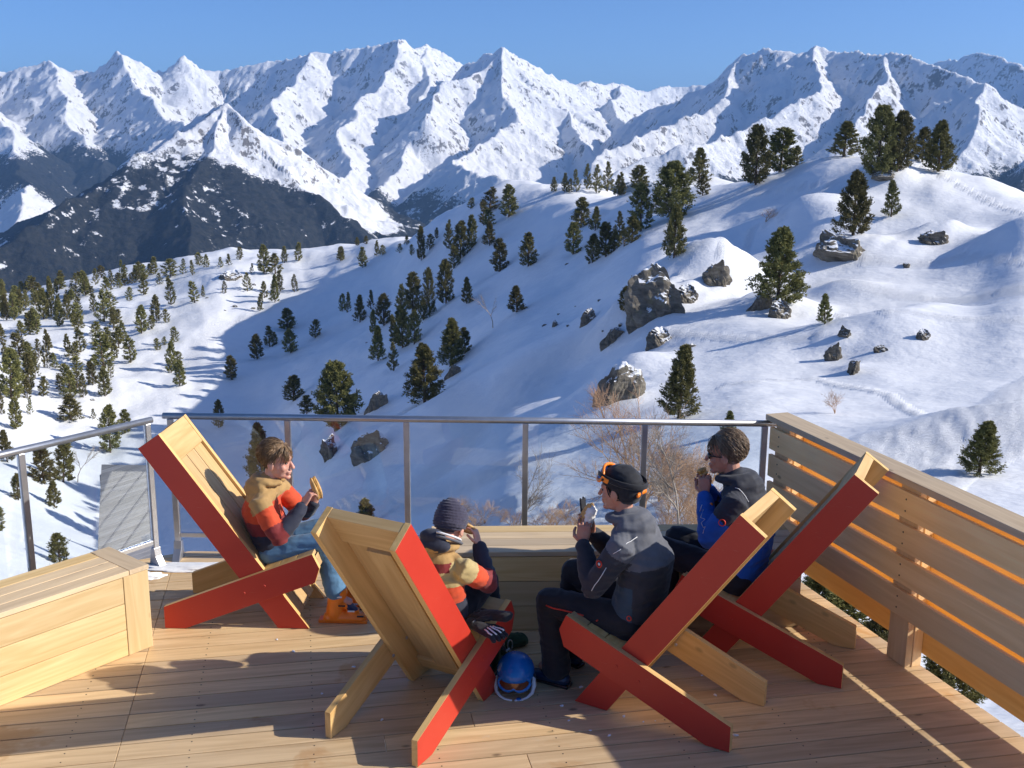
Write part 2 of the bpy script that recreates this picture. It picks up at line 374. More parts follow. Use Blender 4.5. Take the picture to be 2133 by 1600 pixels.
# ridges: (steepness, fluting amplitude, [(px, py, distance), ...])
RIDGES = [
 # back range skyline
 (0.72, 1.0, [(-400,150,9000),(-150,140,8800),(0,165,8600),(40,155,8500),(95,137,8400),(130,163,8400),(200,160,8300),(245,115,8200),(288,163,8300),(330,152,8300),(365,120,8200),(400,147,8300),(455,158,8300),
   (520,135,8200),(560,124,8100),(600,130,8000),(640,110,7900),(680,116,7900),(720,106,7800),(780,100,7700),(830,85,7600),(852,100,7700),(880,92,7900),(905,106,8000),(965,132,8100),(985,126,8100)]),
 (0.70, 1.0, [(965,140,7400),(1000,112,7200),(1043,98,7000),(1080,130,7100),(1130,158,7300),(1180,163,7800),(1250,172,8300),(1290,165,8600),(1320,180,9000),(1400,166,9300),(1470,172,9300),(1600,170,9500),(1900,140,9500),(1985,112,8600),(2030,97,8200),(2090,107,8000),(2133,115,7900),(2300,90,7800),(2600,120,7800)]),
 # right massif
 (0.66, 1.0, [(1340,215,6400),(1420,190,6200),(1480,168,6000),(1500,140,5900),(1550,108,5800),(1600,94,5700),(1650,96,5600),(1690,70,5500),(1740,87,5450),(1772,80,5400),(1800,92,5350),(1850,90,5300),(1905,103,5200),(1960,118,5100),(2010,130,5000),(2055,158,4900)]),
 (0.60, 0.8, [(2055,158,4900),(2030,230,4500),(1980,300,4200),(1930,360,3900)]),
 (0.62, 0.8, [(1690,70,5500),(1700,150,5100),(1660,200,4800),(1600,240,4500),(1480,290,4200),(1380,320,4000),(1290,345,3900),(1180,390,3700),(1100,440,3500)]),
 (0.62, 0.8, [(1550,108,5800),(1500,190,5300),(1440,225,5100),(1380,262,4900),(1300,300,4600),(1240,325,4400)]),
 (0.62, 0.7, [(1850,90,5300),(1830,170,4900),(1790,230,4600),(1740,280,4300)]),
 (0.62, 0.7, [(2300,90,7800),(2180,200,6000),(2133,300,4600),(2133,360,3900)]),
 # spurs off the back range
 (0.62, 0.9, [(245,115,8200),(270,190,7500),(330,240,6900),(370,280,6400)]),
 (0.62, 0.9, [(95,137,8400),(110,210,7600),(160,290,6800),(200,360,6200)]),
 (0.60, 0.9, [(-150,140,8800),(-60,230,7300),(20,300,6300),(60,400,5300),(20,480,4600)]),
 (0.60, 0.9, [(640,110,7900),(600,180,7300),(560,230,6800),(600,300,6000),(650,360,5400)]),
 (0.62, 0.9, [(830,85,7600),(790,170,7000),(740,220,6600),(700,270,6100),(720,330,5600),(700,390,5000)]),
 (0.60, 0.8, [(880,92,7900),(880,180,7100),(860,240,6600),(860,290,6000),(820,340,5500),(790,400,5000)]),
 (0.64, 0.9, [(1043,98,7000),(970,165,6700),(905,190,6500),(880,250,6000)]),
 (0.60, 0.9, [(1043,98,7000),(1030,180,6500),(1080,250,6000),(1010,290,5600),(930,320,5200),(960,345,4900),(1060,385,4500),(1120,410,4300)]),
 (0.62, 0.9, [(1130,158,7300),(1160,230,6700),(1200,280,6100),(1230,320,5600)]),
 (0.60, 0.9, [(1290,165,8600),(1270,210,7600),(1290,260,6700)]),
 # forested pyramid, left
 (0.62, 0.75, [(360,255,3700),(400,225,3650),(440,207,3600),(490,245,3520),(530,300,3450),(580,350,3380),(640,405,3300),(700,450,3200),(770,500,3100),(850,545,3000),(930,610,2900)]),
 (0.62, 0.75, [(440,207,3600),(380,250,3500),(320,290,3400),(250,330,3350),(190,380,3300),(120,450,3150),(60,510,3000),(-20,570,2900),(-200,680,2700)]),
 (0.58, 0.6, [(440,207,3600),(430,290,3400),(400,380,3200),(380,480,2950),(370,580,2700)]),
]
_naz, _nrr = 1250, 620
_a2 = np.linspace(math.radians(-33), math.radians(33), _naz)
_r2 = 2300*np.exp(np.linspace(0, math.log(11500/2300), _nrr))
MR, MA = np.meshgrid(_r2, _a2, indexing='ij')
MX = MR*np.sin(MA); MY = MR*np.cos(MA)
WX = MX+90*fbm(MX/520, MY/520, 3, 41); WY = MY+90*fbm(MX/520+50, MY/520, 3, 43)
MZ = np.full(MX.shape, -1e9); FL = np.zeros(MX.shape)
for ri, (sl_, fa, pts) in enumerate(RIDGES):
    q = np.array([at_r(*p) for p in pts]); s0 = 0.0
    for a, b in zip(q[:-1], q[1:]):
        dx, dy = b[0]-a[0], b[1]-a[1]; L = math.hypot(dx, dy)
        t = np.clip(((WX-a[0])*dx+(WY-a[1])*dy)/(L*L), 0, 1)
        d = np.hypot(WX-a[0]-t*dx, WY-a[1]-t*dy)
        side = np.sign((WX-a[0])*dy-(WY-a[1])*dx)
        zr = a[2]+(b[2]-a[2])*t
        drop = sl_*d*(1.25-0.35*np.clip(d/1600, 0, 1))
        s = s0+t*L+ri*977
        near = (zr-drop) > (MZ-160)
        fl = np.zeros_like(d)
        if near.any():
            sn, dn = s[near], d[near]
            g = ridged(sn/190+side[near]*3.7, dn/1500+side[near]*9.2, 3, 61+ri % 5)
            g2 = ridged(sn/55+side[near]*5.7, dn/700, 2, 71+ri % 5)
            amp = fa*np.clip(dn/380, 0, 1)
            fl[near] = amp*(120*(g-0.75)+46*(g2-0.7))
        z = zr-drop+fl
        up_ = z > MZ
        MZ = np.where(up_, z, MZ)
        s0 += L
MZ = MZ + 60*fbm(MX/700, MY/700, 3, 79) + 27*(ridged(MX/190, MY/190, 5, 81)-0.6) + 12*fbm(MX/48, MY/48, 4, 91)
MZ = np.maximum(MZ, -1000+20*fbm(MX/400, MY/400, 3, 95))
# slope and forest
dR = np.gradient(MZ, axis=0)/np.gradient(MR, axis=0); dA = np.gradient(MZ, axis=1)/(MR*(_a2[1]-_a2[0]))
steep = np.hypot(dR, dA)
rock = np.clip((steep-0.72)/0.8, -0.7, 0.62)
rock = rock - 0.25*np.clip((-60-MZ)/200, 0, 1)
forest = np.clip((10-MZ)/150, -1.5, 1.3)
forest = forest + 0.9*fbm(MX/900, MY/900, 3, 101)
for (px_, py_, r_, w_) in [(640,340,3550,230),(730,440,3400,120),(560,290,3600,220),(1250,380,4300,420),(1150,330,5000,600),(1000,300,5600,600),(650,330,5800,600),(1350,330,4600,500),(20,430,4900,420)]:
    q_ = at_r(px_, py_, r_); forest = forest-1.5*np.exp(-((MX-q_[0])**2+(MY-q_[1])**2)/w_**2)
mm = grid_mesh('mountain_range', np.stack([MX, MY, MZ], -1), {'rock': rock, 'forest': forest})
tag(link('mountain_range', mm, None, [M_MTN]), kind='structure')
MTOP = float(MZ.max())
def haze_box():
    me = bpy.data.meshes.new('haze'); bm = bmesh.new()
    bmesh.ops.create_cube(bm, size=1.0)
    z0, z1 = -1151.0, MTOP+20
    for v in bm.verts:
        v.co = Vector((v.co.x*56000, v.co.y*60000+3000, (z0 if v.co.z < 0 else z1)))
    bm.to_mesh(me); bm.free()
    m = bpy.data.materials.new('haze'); m.use_nodes = True; nt = m.node_tree
    nt.nodes.remove(nt.nodes['Principled BSDF'])
    v = nt.nodes.new('ShaderNodeVolumePrincipled')
    v.inputs['Color'].default_value = (0.30, 0.56, 1.0, 1); v.inputs['Density'].default_value = HAZE
    v.inputs['Anisotropy'].default_value = 0.1
    nt.links.new(v.outputs[0], nt.nodes['Material Output'].inputs['Volume'])
    tag(link('haze', me, None, [m]), kind='stuff')
HAZE = 6.0e-5
haze_box()
# ---------------------------------------------------------------- trees, shrubs, rocks
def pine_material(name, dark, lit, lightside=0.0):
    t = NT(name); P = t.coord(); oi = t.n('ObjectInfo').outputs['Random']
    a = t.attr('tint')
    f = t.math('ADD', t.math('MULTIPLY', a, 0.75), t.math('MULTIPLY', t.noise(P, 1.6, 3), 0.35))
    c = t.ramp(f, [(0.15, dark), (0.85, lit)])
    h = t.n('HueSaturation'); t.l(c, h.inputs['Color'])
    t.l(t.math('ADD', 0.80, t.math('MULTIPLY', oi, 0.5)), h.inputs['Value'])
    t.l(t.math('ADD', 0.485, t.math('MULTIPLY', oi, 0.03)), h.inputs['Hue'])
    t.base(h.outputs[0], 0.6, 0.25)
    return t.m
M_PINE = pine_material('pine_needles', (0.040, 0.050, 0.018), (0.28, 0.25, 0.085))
M_BARK = plain('pine_bark', (0.13, 0.095, 0.07), 0.9, 0.1, nscale=8, namp=0.4)
M_TWIG = plain('bare_twigs', (0.50, 0.31, 0.18), 0.8, 0.2, nscale=3, namp=0.35)
M_TWIGG = plain('grey_twigs', (0.36, 0.29, 0.23), 0.8, 0.2, nscale=3, namp=0.35)

def tube_pts(V, F, p0, p1, r0, r1, n=5):
    d = (p1-p0); L = d.length
    if L < 1e-6: return
    d = d/L; a = d.orthogonal().normalized(); b = d.cross(a); k = len(V)
    for p, r in ((p0, r0), (p1, r1)):
        for i in range(n):
            t = 2*math.pi*i/n; V.append(p+a*(r*math.cos(t))+b*(r*math.sin(t)))
    for i in range(n):
        j = (i+1) % n; F.append((k+i, k+j, k+n+j, k+n+i))
def mesh_from(name, V, F, mat, smooth=False, tint=None):
    me = bpy.data.meshes.new(name); me.from_pydata([tuple(v) for v in V], [], F)
    if smooth: me.polygons.foreach_set('use_smooth', [True]*len(F))
    if tint is not None:
        at = me.attributes.new('tint', 'FLOAT', 'POINT'); at.data.foreach_set('value', tint)
    me.materials.append(mat); me.update(); return me

def pine_protos(seed, nbr, ntuft, wr, shape, blade, nb=5, lean=0.0, gap=0.06):
    """unit-height stone pine: crown mesh (many needle tufts) and trunk-with-limbs mesh"""
    R = random.Random(seed); V = []; F = []; T = []; tv = []; tf = []
    ga = 2.399963
    top = Vector((lean, 0, 1.0))
    def axis(z): return Vector((lean*z*z, 0, z))
    segs = 7
    for i in range(segs):
        z0, z1 = i/segs*0.97, (i+1)/segs*0.97
        tube_pts(tv, tf, axis(z0), axis(z1), 0.022*(1-z0)+.003, 0.022*(1-z1)+.003, 6)
    for b in range(nbr):
        u = (b+0.5)/nbr; z = 0.06+0.93*u**0.92
        if shape == 'cone': w = 1.12*wr*(1-z)**0.80*(0.6+0.4*min(1, z/0.12))+0.012
        elif shape == 'col': w = wr*min(1, ((1-z)/0.55))**0.75*(0.72+0.28*min(1, z/0.2))+0.012
        else: w = 1.15*wr*(1-z)**0.62*(0.55+0.45*min(1, z/0.3))+0.012
        ang = b*ga+R.uniform(-.5, .5); w *= R.choice((0.7, 0.85, 0.95, 1.0, 1.1))
        if R.random() < gap: continue
        rise = R.uniform(0.25, 0.75)*w*(0.4+z)
        d = Vector((math.cos(ang), math.sin(ang), 0)); o = axis(z)
        prev = o
        for k in range(1, 4):
            s = k/3; p = o+d*(w*s)+Vector((0, 0, -0.10*w*math.sin(s*math.pi)+rise*s*s))
            tube_pts(tv, tf, prev, p, 0.0055*(1-s*0.7), 0.0045*(1-s), 3); prev = p
        for k in range(ntuft):
            s = 0.30+0.70*math.sqrt(R.random())
            p = o+d*(w*s)+Vector((0, 0, -0.10*w*math.sin(s*math.pi)+rise*s*s))
            p += Vector((R.gauss(0, 1), R.gauss(0, 1), R.gauss(0, .8)))*(0.018+0.09*w*(1-s*0.3))*0.6
            dirn = (d*R.uniform(.3, 1)+Vector((R.gauss(0, .45), R.gauss(0, .45), R.uniform(.1, 1.1)))).normalized()
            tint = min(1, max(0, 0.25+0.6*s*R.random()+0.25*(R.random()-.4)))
            for q in range(nb):
                e = (dirn+Vector((R.gauss(0, .6), R.gauss(0, .6), R.gauss(0, .55)))).normalized()
                L = blade*R.uniform(.7, 1.3); c = e.orthogonal().normalized()
                c = (c*math.cos(q*1.3)+e.cross(c)*math.sin(q*1.3))*(L*0.40)
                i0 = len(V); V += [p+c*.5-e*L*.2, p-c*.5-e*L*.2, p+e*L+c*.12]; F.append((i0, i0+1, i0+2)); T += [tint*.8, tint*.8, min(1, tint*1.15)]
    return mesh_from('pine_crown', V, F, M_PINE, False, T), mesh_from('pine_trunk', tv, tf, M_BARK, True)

PINES = {
 'big': [pine_protos(1, 135, 52, 0.30, 'cone', 0.030), pine_protos(2, 130, 56, 0.33, 'round', 0.030), pine_protos(3, 135, 50, 0.27, 'cone', 0.028, lean=.05), pine_protos(4, 110, 52, 0.34, 'round', 0.028, gap=.16)],
 'mid': [pine_protos(11, 84, 26, 0.26, 'cone', 0.044, 4), pine_protos(12, 84, 26, 0.24, 'round', 0.044, 4), pine_protos(13, 84, 26, 0.22, 'col', 0.044, 4), pine_protos(14, 80, 26, 0.27, 'round', 0.048, 4, lean=.06), pine_protos(15, 64, 24, 0.30, 'cone', 0.046, 4, gap=.22), pine_protos(16, 70, 24, 0.21, 'round', 0.042, 4, lean=-.08, gap=.15)],
 'small': [pine_protos(21, 44, 14, 0.25, 'col', 0.075, 3), pine_protos(22, 44, 14, 0.27, 'round', 0.078, 3), pine_protos(23, 42, 14, 0.24, 'cone', 0.075, 3), pine_protos(24, 36, 14, 0.30, 'cone', 0.07, 3, gap=.15), pine_protos(25, 38, 14, 0.20, 'round', 0.07, 3, lean=.08)],
}
WREF = {'big': (.30, .33, .27, .34), 'mid': (.26, .24, .22, .27, .30, .21), 'small': (.25, .27, .24, .30, .20)}
def place_pine(x, yt, yb, w, label, group=None, size=None, variant=None, name='pine_tree', pos=None):
    if pos is None:
        p, r = on_ground(x, yb); k_ = 0
        while p is None and k_ < 14: k_ += 1; p, r = on_ground(x, yb+4*k_)
    else: p, r = pos, math.hypot(pos[0], pos[1])
    if p is None: return None
    h = (yb-yt)/F_PX*r*1.03; wid = w/F_PX*r
    if size is None: size = 'big' if yb-yt > 95 else 'mid' if yb-yt > 44 else 'small'
    R = random.Random(int(x*7+yb*13)); k = variant if variant is not None else R.randrange(len(PINES[size]))
    crown, trunk = PINES[size][k % len(PINES[size])]
    sx = wid/(2*WREF[size][k % len(PINES[size])])
    sx = min(max(sx, 0.5*h), 2.2*h)
    e = empty(name, (p.x, p.y, p.z-0.02*h), R.uniform(0, 6.28)); tag(e, label, 'tree', group); e.rotation_euler = (R.gauss(0, .035), R.gauss(0, .035), e.rotation_euler[2])
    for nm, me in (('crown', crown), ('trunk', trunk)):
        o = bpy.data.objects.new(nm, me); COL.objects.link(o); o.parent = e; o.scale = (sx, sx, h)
    return e

# --- named trees: (x, top, base, width, label, size, variant)
G1 = 'pines on the knoll and hillside'
NAMED = [
 (1820,228,358,80,'large bushy stone pine crowning the right knoll, left half of the pair','big',1),
 (1862,236,345,62,'bushy stone pine on top of the right knoll, right half of the tall pair','big',1),
 (1948,252,345,62,'dark leaning pine just behind the right crest of the knoll','big',0),
 (1914,262,325,36,'narrow pine squeezed between the leaning pine and the tall knoll pair','mid',2),
 (1750,243,308,62,'dark cone shaped pine beside the dark boulder on the knoll crest','mid',0),
 (1568,265,378,64,'tall shaggy pine at the left end of the cluster on the knoll shoulder','big',1),
 (1618,255,338,74,'broad pine in the middle of the cluster on the knoll shoulder','mid',1),
 (1653,255,292,26,'slim pine top at the right end of the shoulder cluster','small',2),
 (1450,308,375,46,'dark cone shaped pine beside the snowy boulder left of the knoll','mid',0),
 (1458,362,402,32,'low round pine below the dark cone pine left of the knoll','small',1),
 (1772,357,480,78,'cone shaped pine growing from the top of the grey outcrop','big',0),
 (1851,372,440,36,'slim young pine right of the pine on the outcrop','mid',0),
 (1617,474,628,108,'large cone shaped pine standing alone on boulders in the open snow','big',0),
 (1716,606,666,32,'small thin pine beside the snow mound right of the lone large pine','mid',0),
 (1415,712,866,84,'tall shaggy pine rising behind the railing beside the orange twigs','big',2),
 (1394,340,452,96,'very dense dark pine on the ridge between the crest and the big rock','big',1),
 (1400,425,532,50,'narrow ragged pine directly below the very dense ridge pine','big',0),
 (1325,324,372,44,'round bushy pine on the far crest left of the dense ridge pine','mid',1),
 (885,716,840,86,'broad sunlit olive pine on the snow brow above the railing','big',0),
 (938,664,765,62,'pointed sunlit pine with feathery branches above the broad olive pine','big',2),
 (968,684,738,32,'dark pine tucked behind the feathery pointed pine','mid',1),
 (706,754,900,102,'large round olive pine behind the railing beside the upright rock slab','big',1),
 (612,788,842,44,'dark round pine left of the large olive pine behind the railing','mid',1),
 (640,830,868,36,'low shrubby pine at the left foot of the large olive pine','small',1),
 (1075,596,650,40,'small sunlit pine alone on the shaded slope beside the bare larch','mid',0),
 (1300,594,645,28,'slim dark pine at the left side of the big rock','mid',2),
 (1520,848,900,36,'small pine top seen above the dark haired man and the rail','mid',0),
 (2042,866,972,80,'wind bent bushy pine beside the ski track at the right edge','big',2),
 (765,1038,1100,52,'young pine top showing above the wooden chair back','mid',0),
 (550,884,1010,62,'reddish brown pine seen through the glass behind the boy','big',0),
 (232,860,955,40,'tall dark pine seen through the left glass panel','mid',2),
 (262,866,914,30,'short dark pine right of the tall one above the left rail','mid',1),
 (95,945,1022,52,'bushy pine seen through the far left glass, left of the bare larch','mid',1),
 (135,935,1018,46,'round pine touching the bare larch behind the left glass','mid',3),
 (42,1002,1056,30,'short rounded pine low behind the left glass near the frame edge','mid',1),
 (117,1016,1070,32,'small pointed pine in a snow patch behind the left glass','mid',0),
 (130,1124,1190,46,'dark pine in deep shade just beyond the left bench','mid',3),
 (0,1068,1124,34,'pine cut off by the left frame edge behind the glass','mid',1),
 (18,914,978,32,'lone pine above the left rail near the frame edge','mid',0),
 (457,842,900,22,'little dark pine beside the top of the left red chair','mid',2),
 (1038,500,566,40,'ragged dark pine high on the shaded slope, left of a matching pair','mid',1),
 (1097,486,554,38,'dense dark pine high on the shaded slope, right of the matching pair','mid',1),
 (1055,388,452,40,'round pine standing just under the snowy crest','mid',1),
 (1205,412,472,42,'round topped pine above two others on the upper shaded slope','mid',1),
 (1190,464,528,34,'dark pine directly below the round topped pine on the shaded slope','mid',2),
 (1235,430,478,26,'slim pine right of the round topped pine on the shaded slope','mid',0),
 (1330,384,478,46,'tall dark pine left of the very dense ridge pine','mid',2),
 (927,545,634,40,'brown tipped dark pine at the right of the shaded pine row','mid',3),
 (970,580,634,26,'small separate dark pine right of the shaded pine row','mid',0),
 (597,650,694,36,'flat topped dark pine at the edge of the sunlit slope','mid',1),
 (605,694,742,28,'dark pine just below the flat topped one at the shade edge','mid',2),
 (655,672,710,22,'tiny dark pine alone right of the flat topped pine','small',0),
 (482,750,798,30,'round dark pine alone in the middle of the shaded hollow','mid',1),
]
for x, yt, yb, w, lb, sz, va in NAMED: place_pine(x, yt, yb, w, lb, None, sz, va)
def many(lst, label, group, size=None, ox=0, oy=0, sc=1.0):
    for x, yt, yb, w in lst: place_pine(ox+x*sc, oy+yt*sc, oy+yb*sc, w*sc*1.05, label, group, size)
many([(1148,370,399,15),(1170,362,399,15),(1195,354,398,19),(1217,342,392,20),(1236,344,400,24),(1260,338,396,26),(1281,350,397,22),(1290,340,372,18),(1180,372,400,12)],
     'small pine in the line along the far snow crest', 'pines in a line along the far crest')
many([(1015,393,442,36),(1015,438,474,26),(1016,464,512,28),(975,414,436,15),(955,465,541,38),(978,452,517,26),(942,514,561,26),(932,470,520,22),(1003,420,470,20)],
     'dark pine in the clump on the upper end of the shaded slope', 'pines in the upper clump of the shaded slope')
many([(1312,450,502,36),(1286,440,500,28),(1230,487,545,28),(1258,463,532,42),(1275,478,520,24),(1296,470,510,26)],
     'dark pine in the thicket below the tall dark pine', 'pines in the thicket left of the ridge pine')
many([(857,572,652,40),(893,562,662,30),(835,597,690,34),(838,640,728,36),(798,617,682,30),(787,683,756,34),(820,716,776,26),(748,620,676,26),(712,618,654,15),(722,615,656,14),(770,610,648,15),(880,625,670,18),(862,650,720,26),(775,650,700,16),(822,660,720,22)],
     'tall dark pine in the row crossing the shaded slope', 'pines in the row across the shaded slope')
many([(535,705,756,26),(561,688,730,24),(571,700,726,14)],
     'dark pine in the little group at the shade edge', 'pines in the little group at the shade edge')
LF = [(35,455,600,55),(85,440,600,50),(12,640,750,50),(130,610,700,60),(150,440,520,50),(220,430,530,60),(265,420,590,70),(310,350,580,60),(360,335,405,70),(460,310,380,60),(520,300,440,55),(615,260,330,45),(680,290,400,50),(650,330,410,60),(725,300,335,40),(830,265,325,60),(880,310,430,60),(935,205,305,55),(975,300,365,50),(1045,215,315,90),(1120,210,300,45),(1180,220,305,30),(1220,170,245,50),(1265,180,255,40),(1350,195,255,40),(1400,175,240,35),(1470,130,205,45),(1545,230,290,30),(1620,120,290,70),(1690,170,290,90),(1745,125,220,45),(1830,100,210,50),(2090,120,205,45)]
LG = [(1050,320,490,60),(1195,350,475,60),(1245,370,440,25),(1380,340,415,40),(1520,290,400,65),(1625,340,440,50),(1690,300,465,60),(1720,280,400,50),(1810,295,400,50),(1597,420,520,40),(730,340,390,30),(795,390,470,40),(575,440,540,40),(435,410,470,40),(410,450,590,50),(365,490,630,60),(455,540,630,40),(475,460,560,45),(640,420,600,100),(680,420,520,70),(870,505,670,65),(960,440,600,55),(930,560,640,50),(1020,520,600,40)]
LH = [(760,600,720,50),(730,640,760,80),(805,690,850,80),(495,645,790,70),(425,690,820,50),(120,690,820,90),(200,550,660,60),(180,740,850,80),(240,720,830,60),(290,670,890,70),(640,685,890,140),(575,850,990,70),(650,900,1060,80),(70,800,1080,120),(180,820,1030,80),(110,870,1080,100),(440,890,1080,110),(515,930,1070,60),(440,1060,1210,140),(105,1090,1270,80),(190,1080,1180,40),(4,950,1050,40),(10,1050,1180,50),(580,1140,1200,40),(970,700,770,40),(1010,690,740,30),(1070,630,720,50),(1055,720,910,60),(1100,780,870,60),(1110,840,990,80)]
LI = [(20,415,495,45),(155,420,540,60),(120,355,405,30),(172,345,395,30),(240,375,465,35),(275,400,460,35),(380,390,445,50),(425,340,395,35),(455,395,460,30),(515,290,490,60),(565,330,425,50),(605,290,355,30),(690,240,345,40)]
many(LF, 'small olive pine on the far brow of the valley forest', 'pines along the far brow of the valley', None, 0, 480, .3375)
many(LG, 'small olive pine scattered on the sunlit valley slope', 'pines scattered on the sunlit valley slope', None, 0, 480, .3375)
many(LH, 'dark green pine in the nearer valley forest at left', 'pines in the nearer valley forest', None, 0, 480, .3375)
many(LI, 'small pine on the snowy rise below the dark mountain', 'pines on the snowy rise', None, 700, 380, .3375)
# the thick belt of forest running down the far left brow
R_ = random.Random(44); belt = []
for i in range(46):
    u = R_.random(); x = -20+330*u; y = 640-62*u+R_.uniform(-6, 46)*(1-u*.6)
    belt.append((x, y-R_.uniform(18, 34), y, R_.uniform(11, 18)))
many(belt, 'small dark pine in the dense forest belt on the left brow', 'pines in the dense forest belt at far left', 'small')
for i in range(34):
    u = R_.random(); x = -10+260*u; y = 700+R_.uniform(-40, 190)*(1-u*.5)
    place_pine(x, y-R_.uniform(26, 46), y, R_.uniform(15, 26), 'dark green pine in the nearer valley forest at left', 'pines in the nearer valley forest')
# green pine boughs seen under the slatted fence
for (px, py, top, w, lb) in [(1735,1345,1150,190,'green pine just below the deck, its boughs filling the gap under the fence'),
                         (1975,1490,1330,150,'pine below the deck seen behind the lowest fence board near the corner post'),
                         (1830,1400,1260,110,'low pine between its two neighbours under the slatted fence')]:
    d = ray(px, py); p, r = on_ground(px, py, rmin=7.5)
    if p is not None: place_pine(px, top, py, w, lb, None, 'big', 1, pos=p)

# --- bare trees and shrubs
def bare_proto(seed, depth, spread, mat, r0=0.016, up=0.25, stems=1, ratio=0.72):
    R = random.Random(seed); V = []; F = []; TV = []; TF = []
    def grow(p, d, L, r, lev, VV, FF):
        n = 3; q = p
        for i in range(n):
            d2 = (d+Vector((R.gauss(0, .13), R.gauss(0, .13), R.gauss(0, .1)+0.03))).normalized()
            e = q+d2*(L/n); tube_pts(VV, FF, q, e, r*(1-i*.18), r*(1-(i+1)*.18), 4 if lev > 1 else 3); q = e; d = d2
            if lev > 0 and (i > 0 or lev < depth):
                for k in range(R.choice((1, 2, 2))):
                    a = R.uniform(0, 6.28); o = d.orthogonal().normalized(); o = (o*math.cos(a)+d.cross(o)*math.sin(a))
                    grow(q, (d*(1-spread)+o*spread+Vector((0, 0, up*R.random()))).normalized(), L*ratio*R.uniform(.6, 1.05), r*.5, lev-1, V, F)
        if lev > 0: grow(q, d, L*ratio, r*.6, lev-1, V, F)
    for s in range(stems):
        a = s*2.4; grow(Vector((0, 0, 0)), Vector((math.cos(a)*.25*(stems > 1), math.sin(a)*.25*(stems > 1), 1)).normalized(), 0.38, r0, depth, TV, TF)
    zmax = max(v.z for v in V+TV)
    for L_ in (V, TV):
        for i, v in enumerate(L_): L_[i] = v/zmax
    return mesh_from('bare_branches', V, F, mat), mesh_from('bare_trunk', TV, TF, mat)
def place_bare(proto, px, yt, yb, label, wf=1.0, name='bare_tree', cat='tree', pos=None, rmin=12, group=None):
    p, r = (pos, math.hypot(pos[0], pos[1])) if pos is not None else on_ground(px, yb, rmin)
    if p is None: return
    h = (yb-yt)/F_PX*r*1.03; e = empty(name, p, random.uniform(0, 6.28)); tag(e, label, cat, group)
    for nm, me in (('branches', proto[0]), ('trunk', proto[1])):
        o = bpy.data.objects.new(nm, me); COL.objects.link(o); o.parent = e; o.scale = (h*wf, h*wf, h)
BT1 = bare_proto(3, 4, .5, M_TWIG, 0.010, .2, 3, .70); BT2 = bare_proto(5, 3, .5, M_TWIGG, 0.014, .3, 1); BT3 = bare_proto(8, 3, .55, M_TWIG, 0.012, .3, 4)
BT4 = bare_proto(17, 4, .45, M_TWIGG, 0.012, .15, 1, .7)
place_bare(BT1, 1340, 765, 1120, 'bare larch with orange brown twigs spreading behind the railing', 1.0, rmin=14)
place_bare(BT4, 1420, 800, 1130, 'grey bare larch crossing the rail behind the dark haired man', .9, rmin=14)
place_bare(BT4, 1085, 915, 1130, 'thin bare larch behind the back bench between two rail posts', .9, rmin=14)
place_bare(BT2, 1025, 608, 684, 'pale bare larch alone on the shaded slope', .7)
place_bare(BT2, 165, 944, 1018, 'grey bare larch seen through the left glass panel', .8)
place_bare(BT3, 1740, 803, 852, 'leafless shrub alone in the open snow right of the rail', 1.1, 'bare_shrub', 'shrub')
place_bare(BT3, 1590, 425, 455, 'faint leafless shrub high on the open slope of the knoll', 1.6, 'bare_shrub', 'shrub')
place_bare(BT3, 1260, 790, 872, 'orange twigged shrub in front of the split boulder above the rail', 1.1, 'bare_shrub', 'shrub')
for i in range(34):
    x = R_.uniform(1375, 1520); y = R_.uniform(985, 1130)
    place_bare(BT3, x, y-R_.uniform(50, 90), y, 'low leafless shrub in the thicket behind the railing near the man', 1.2, 'bare_shrub', 'shrub', group='leafless shrubs behind the railing')
for i in range(22):
    x = R_.uniform(950, 1260); y = R_.uniform(1075, 1120)
    place_bare(BT3, x, y-R_.uniform(30, 55), y, 'low leafless shrub just past the back bench', 1.4, 'bare_shrub', 'shrub', group='leafless shrubs beyond the back bench')

# --- rocks
def rock_material():
    t = NT('grey_rock'); P = t.coord(); G = t.n('NewGeometry'); nz = t.sep(G.outputs['Normal'])[2]
    st = t.noise(t.mapping(P, (1, 1, 3.5), (0.5, 0.3, 0)), 2.2, 6, 0.7, 0.4)
    c = t.ramp(st, [(0.25, (0.05, 0.045, 0.038)), (0.5, (0.17, 0.15, 0.12)), (0.75, (0.30, 0.27, 0.22))])
    lich = t.ramp(t.noise(P, 5, 4, 0.7), [(0.55, 0.0), (0.7, 1.0)])
    c = t.mix(t.math('MULTIPLY', lich, 0.4), c, (0.22, 0.21, 0.10))
    oz = t.sep(P)[2]
    s = t.ramp(t.math('ADD', t.math('ADD', t.math('MULTIPLY', nz, .75), t.math('MULTIPLY', oz, .45)), t.math('MULTIPLY', t.math('SUBTRACT', t.noise(P, 1.1, 3), .5), 0.7)), [(0.66, 0.0), (0.70, 1.0)])
    c = t.mix(s, c, (0.86, 0.875, 0.90))
    t.base(c, 0.85, 0.15); t.bump(t.noise(t.mapping(P, (1, 1, 3), (0.5, 0.3, 0)), 4, 6, 0.75), 0.9, 0.15)
    return t.m
M_ROCK = rock_material()
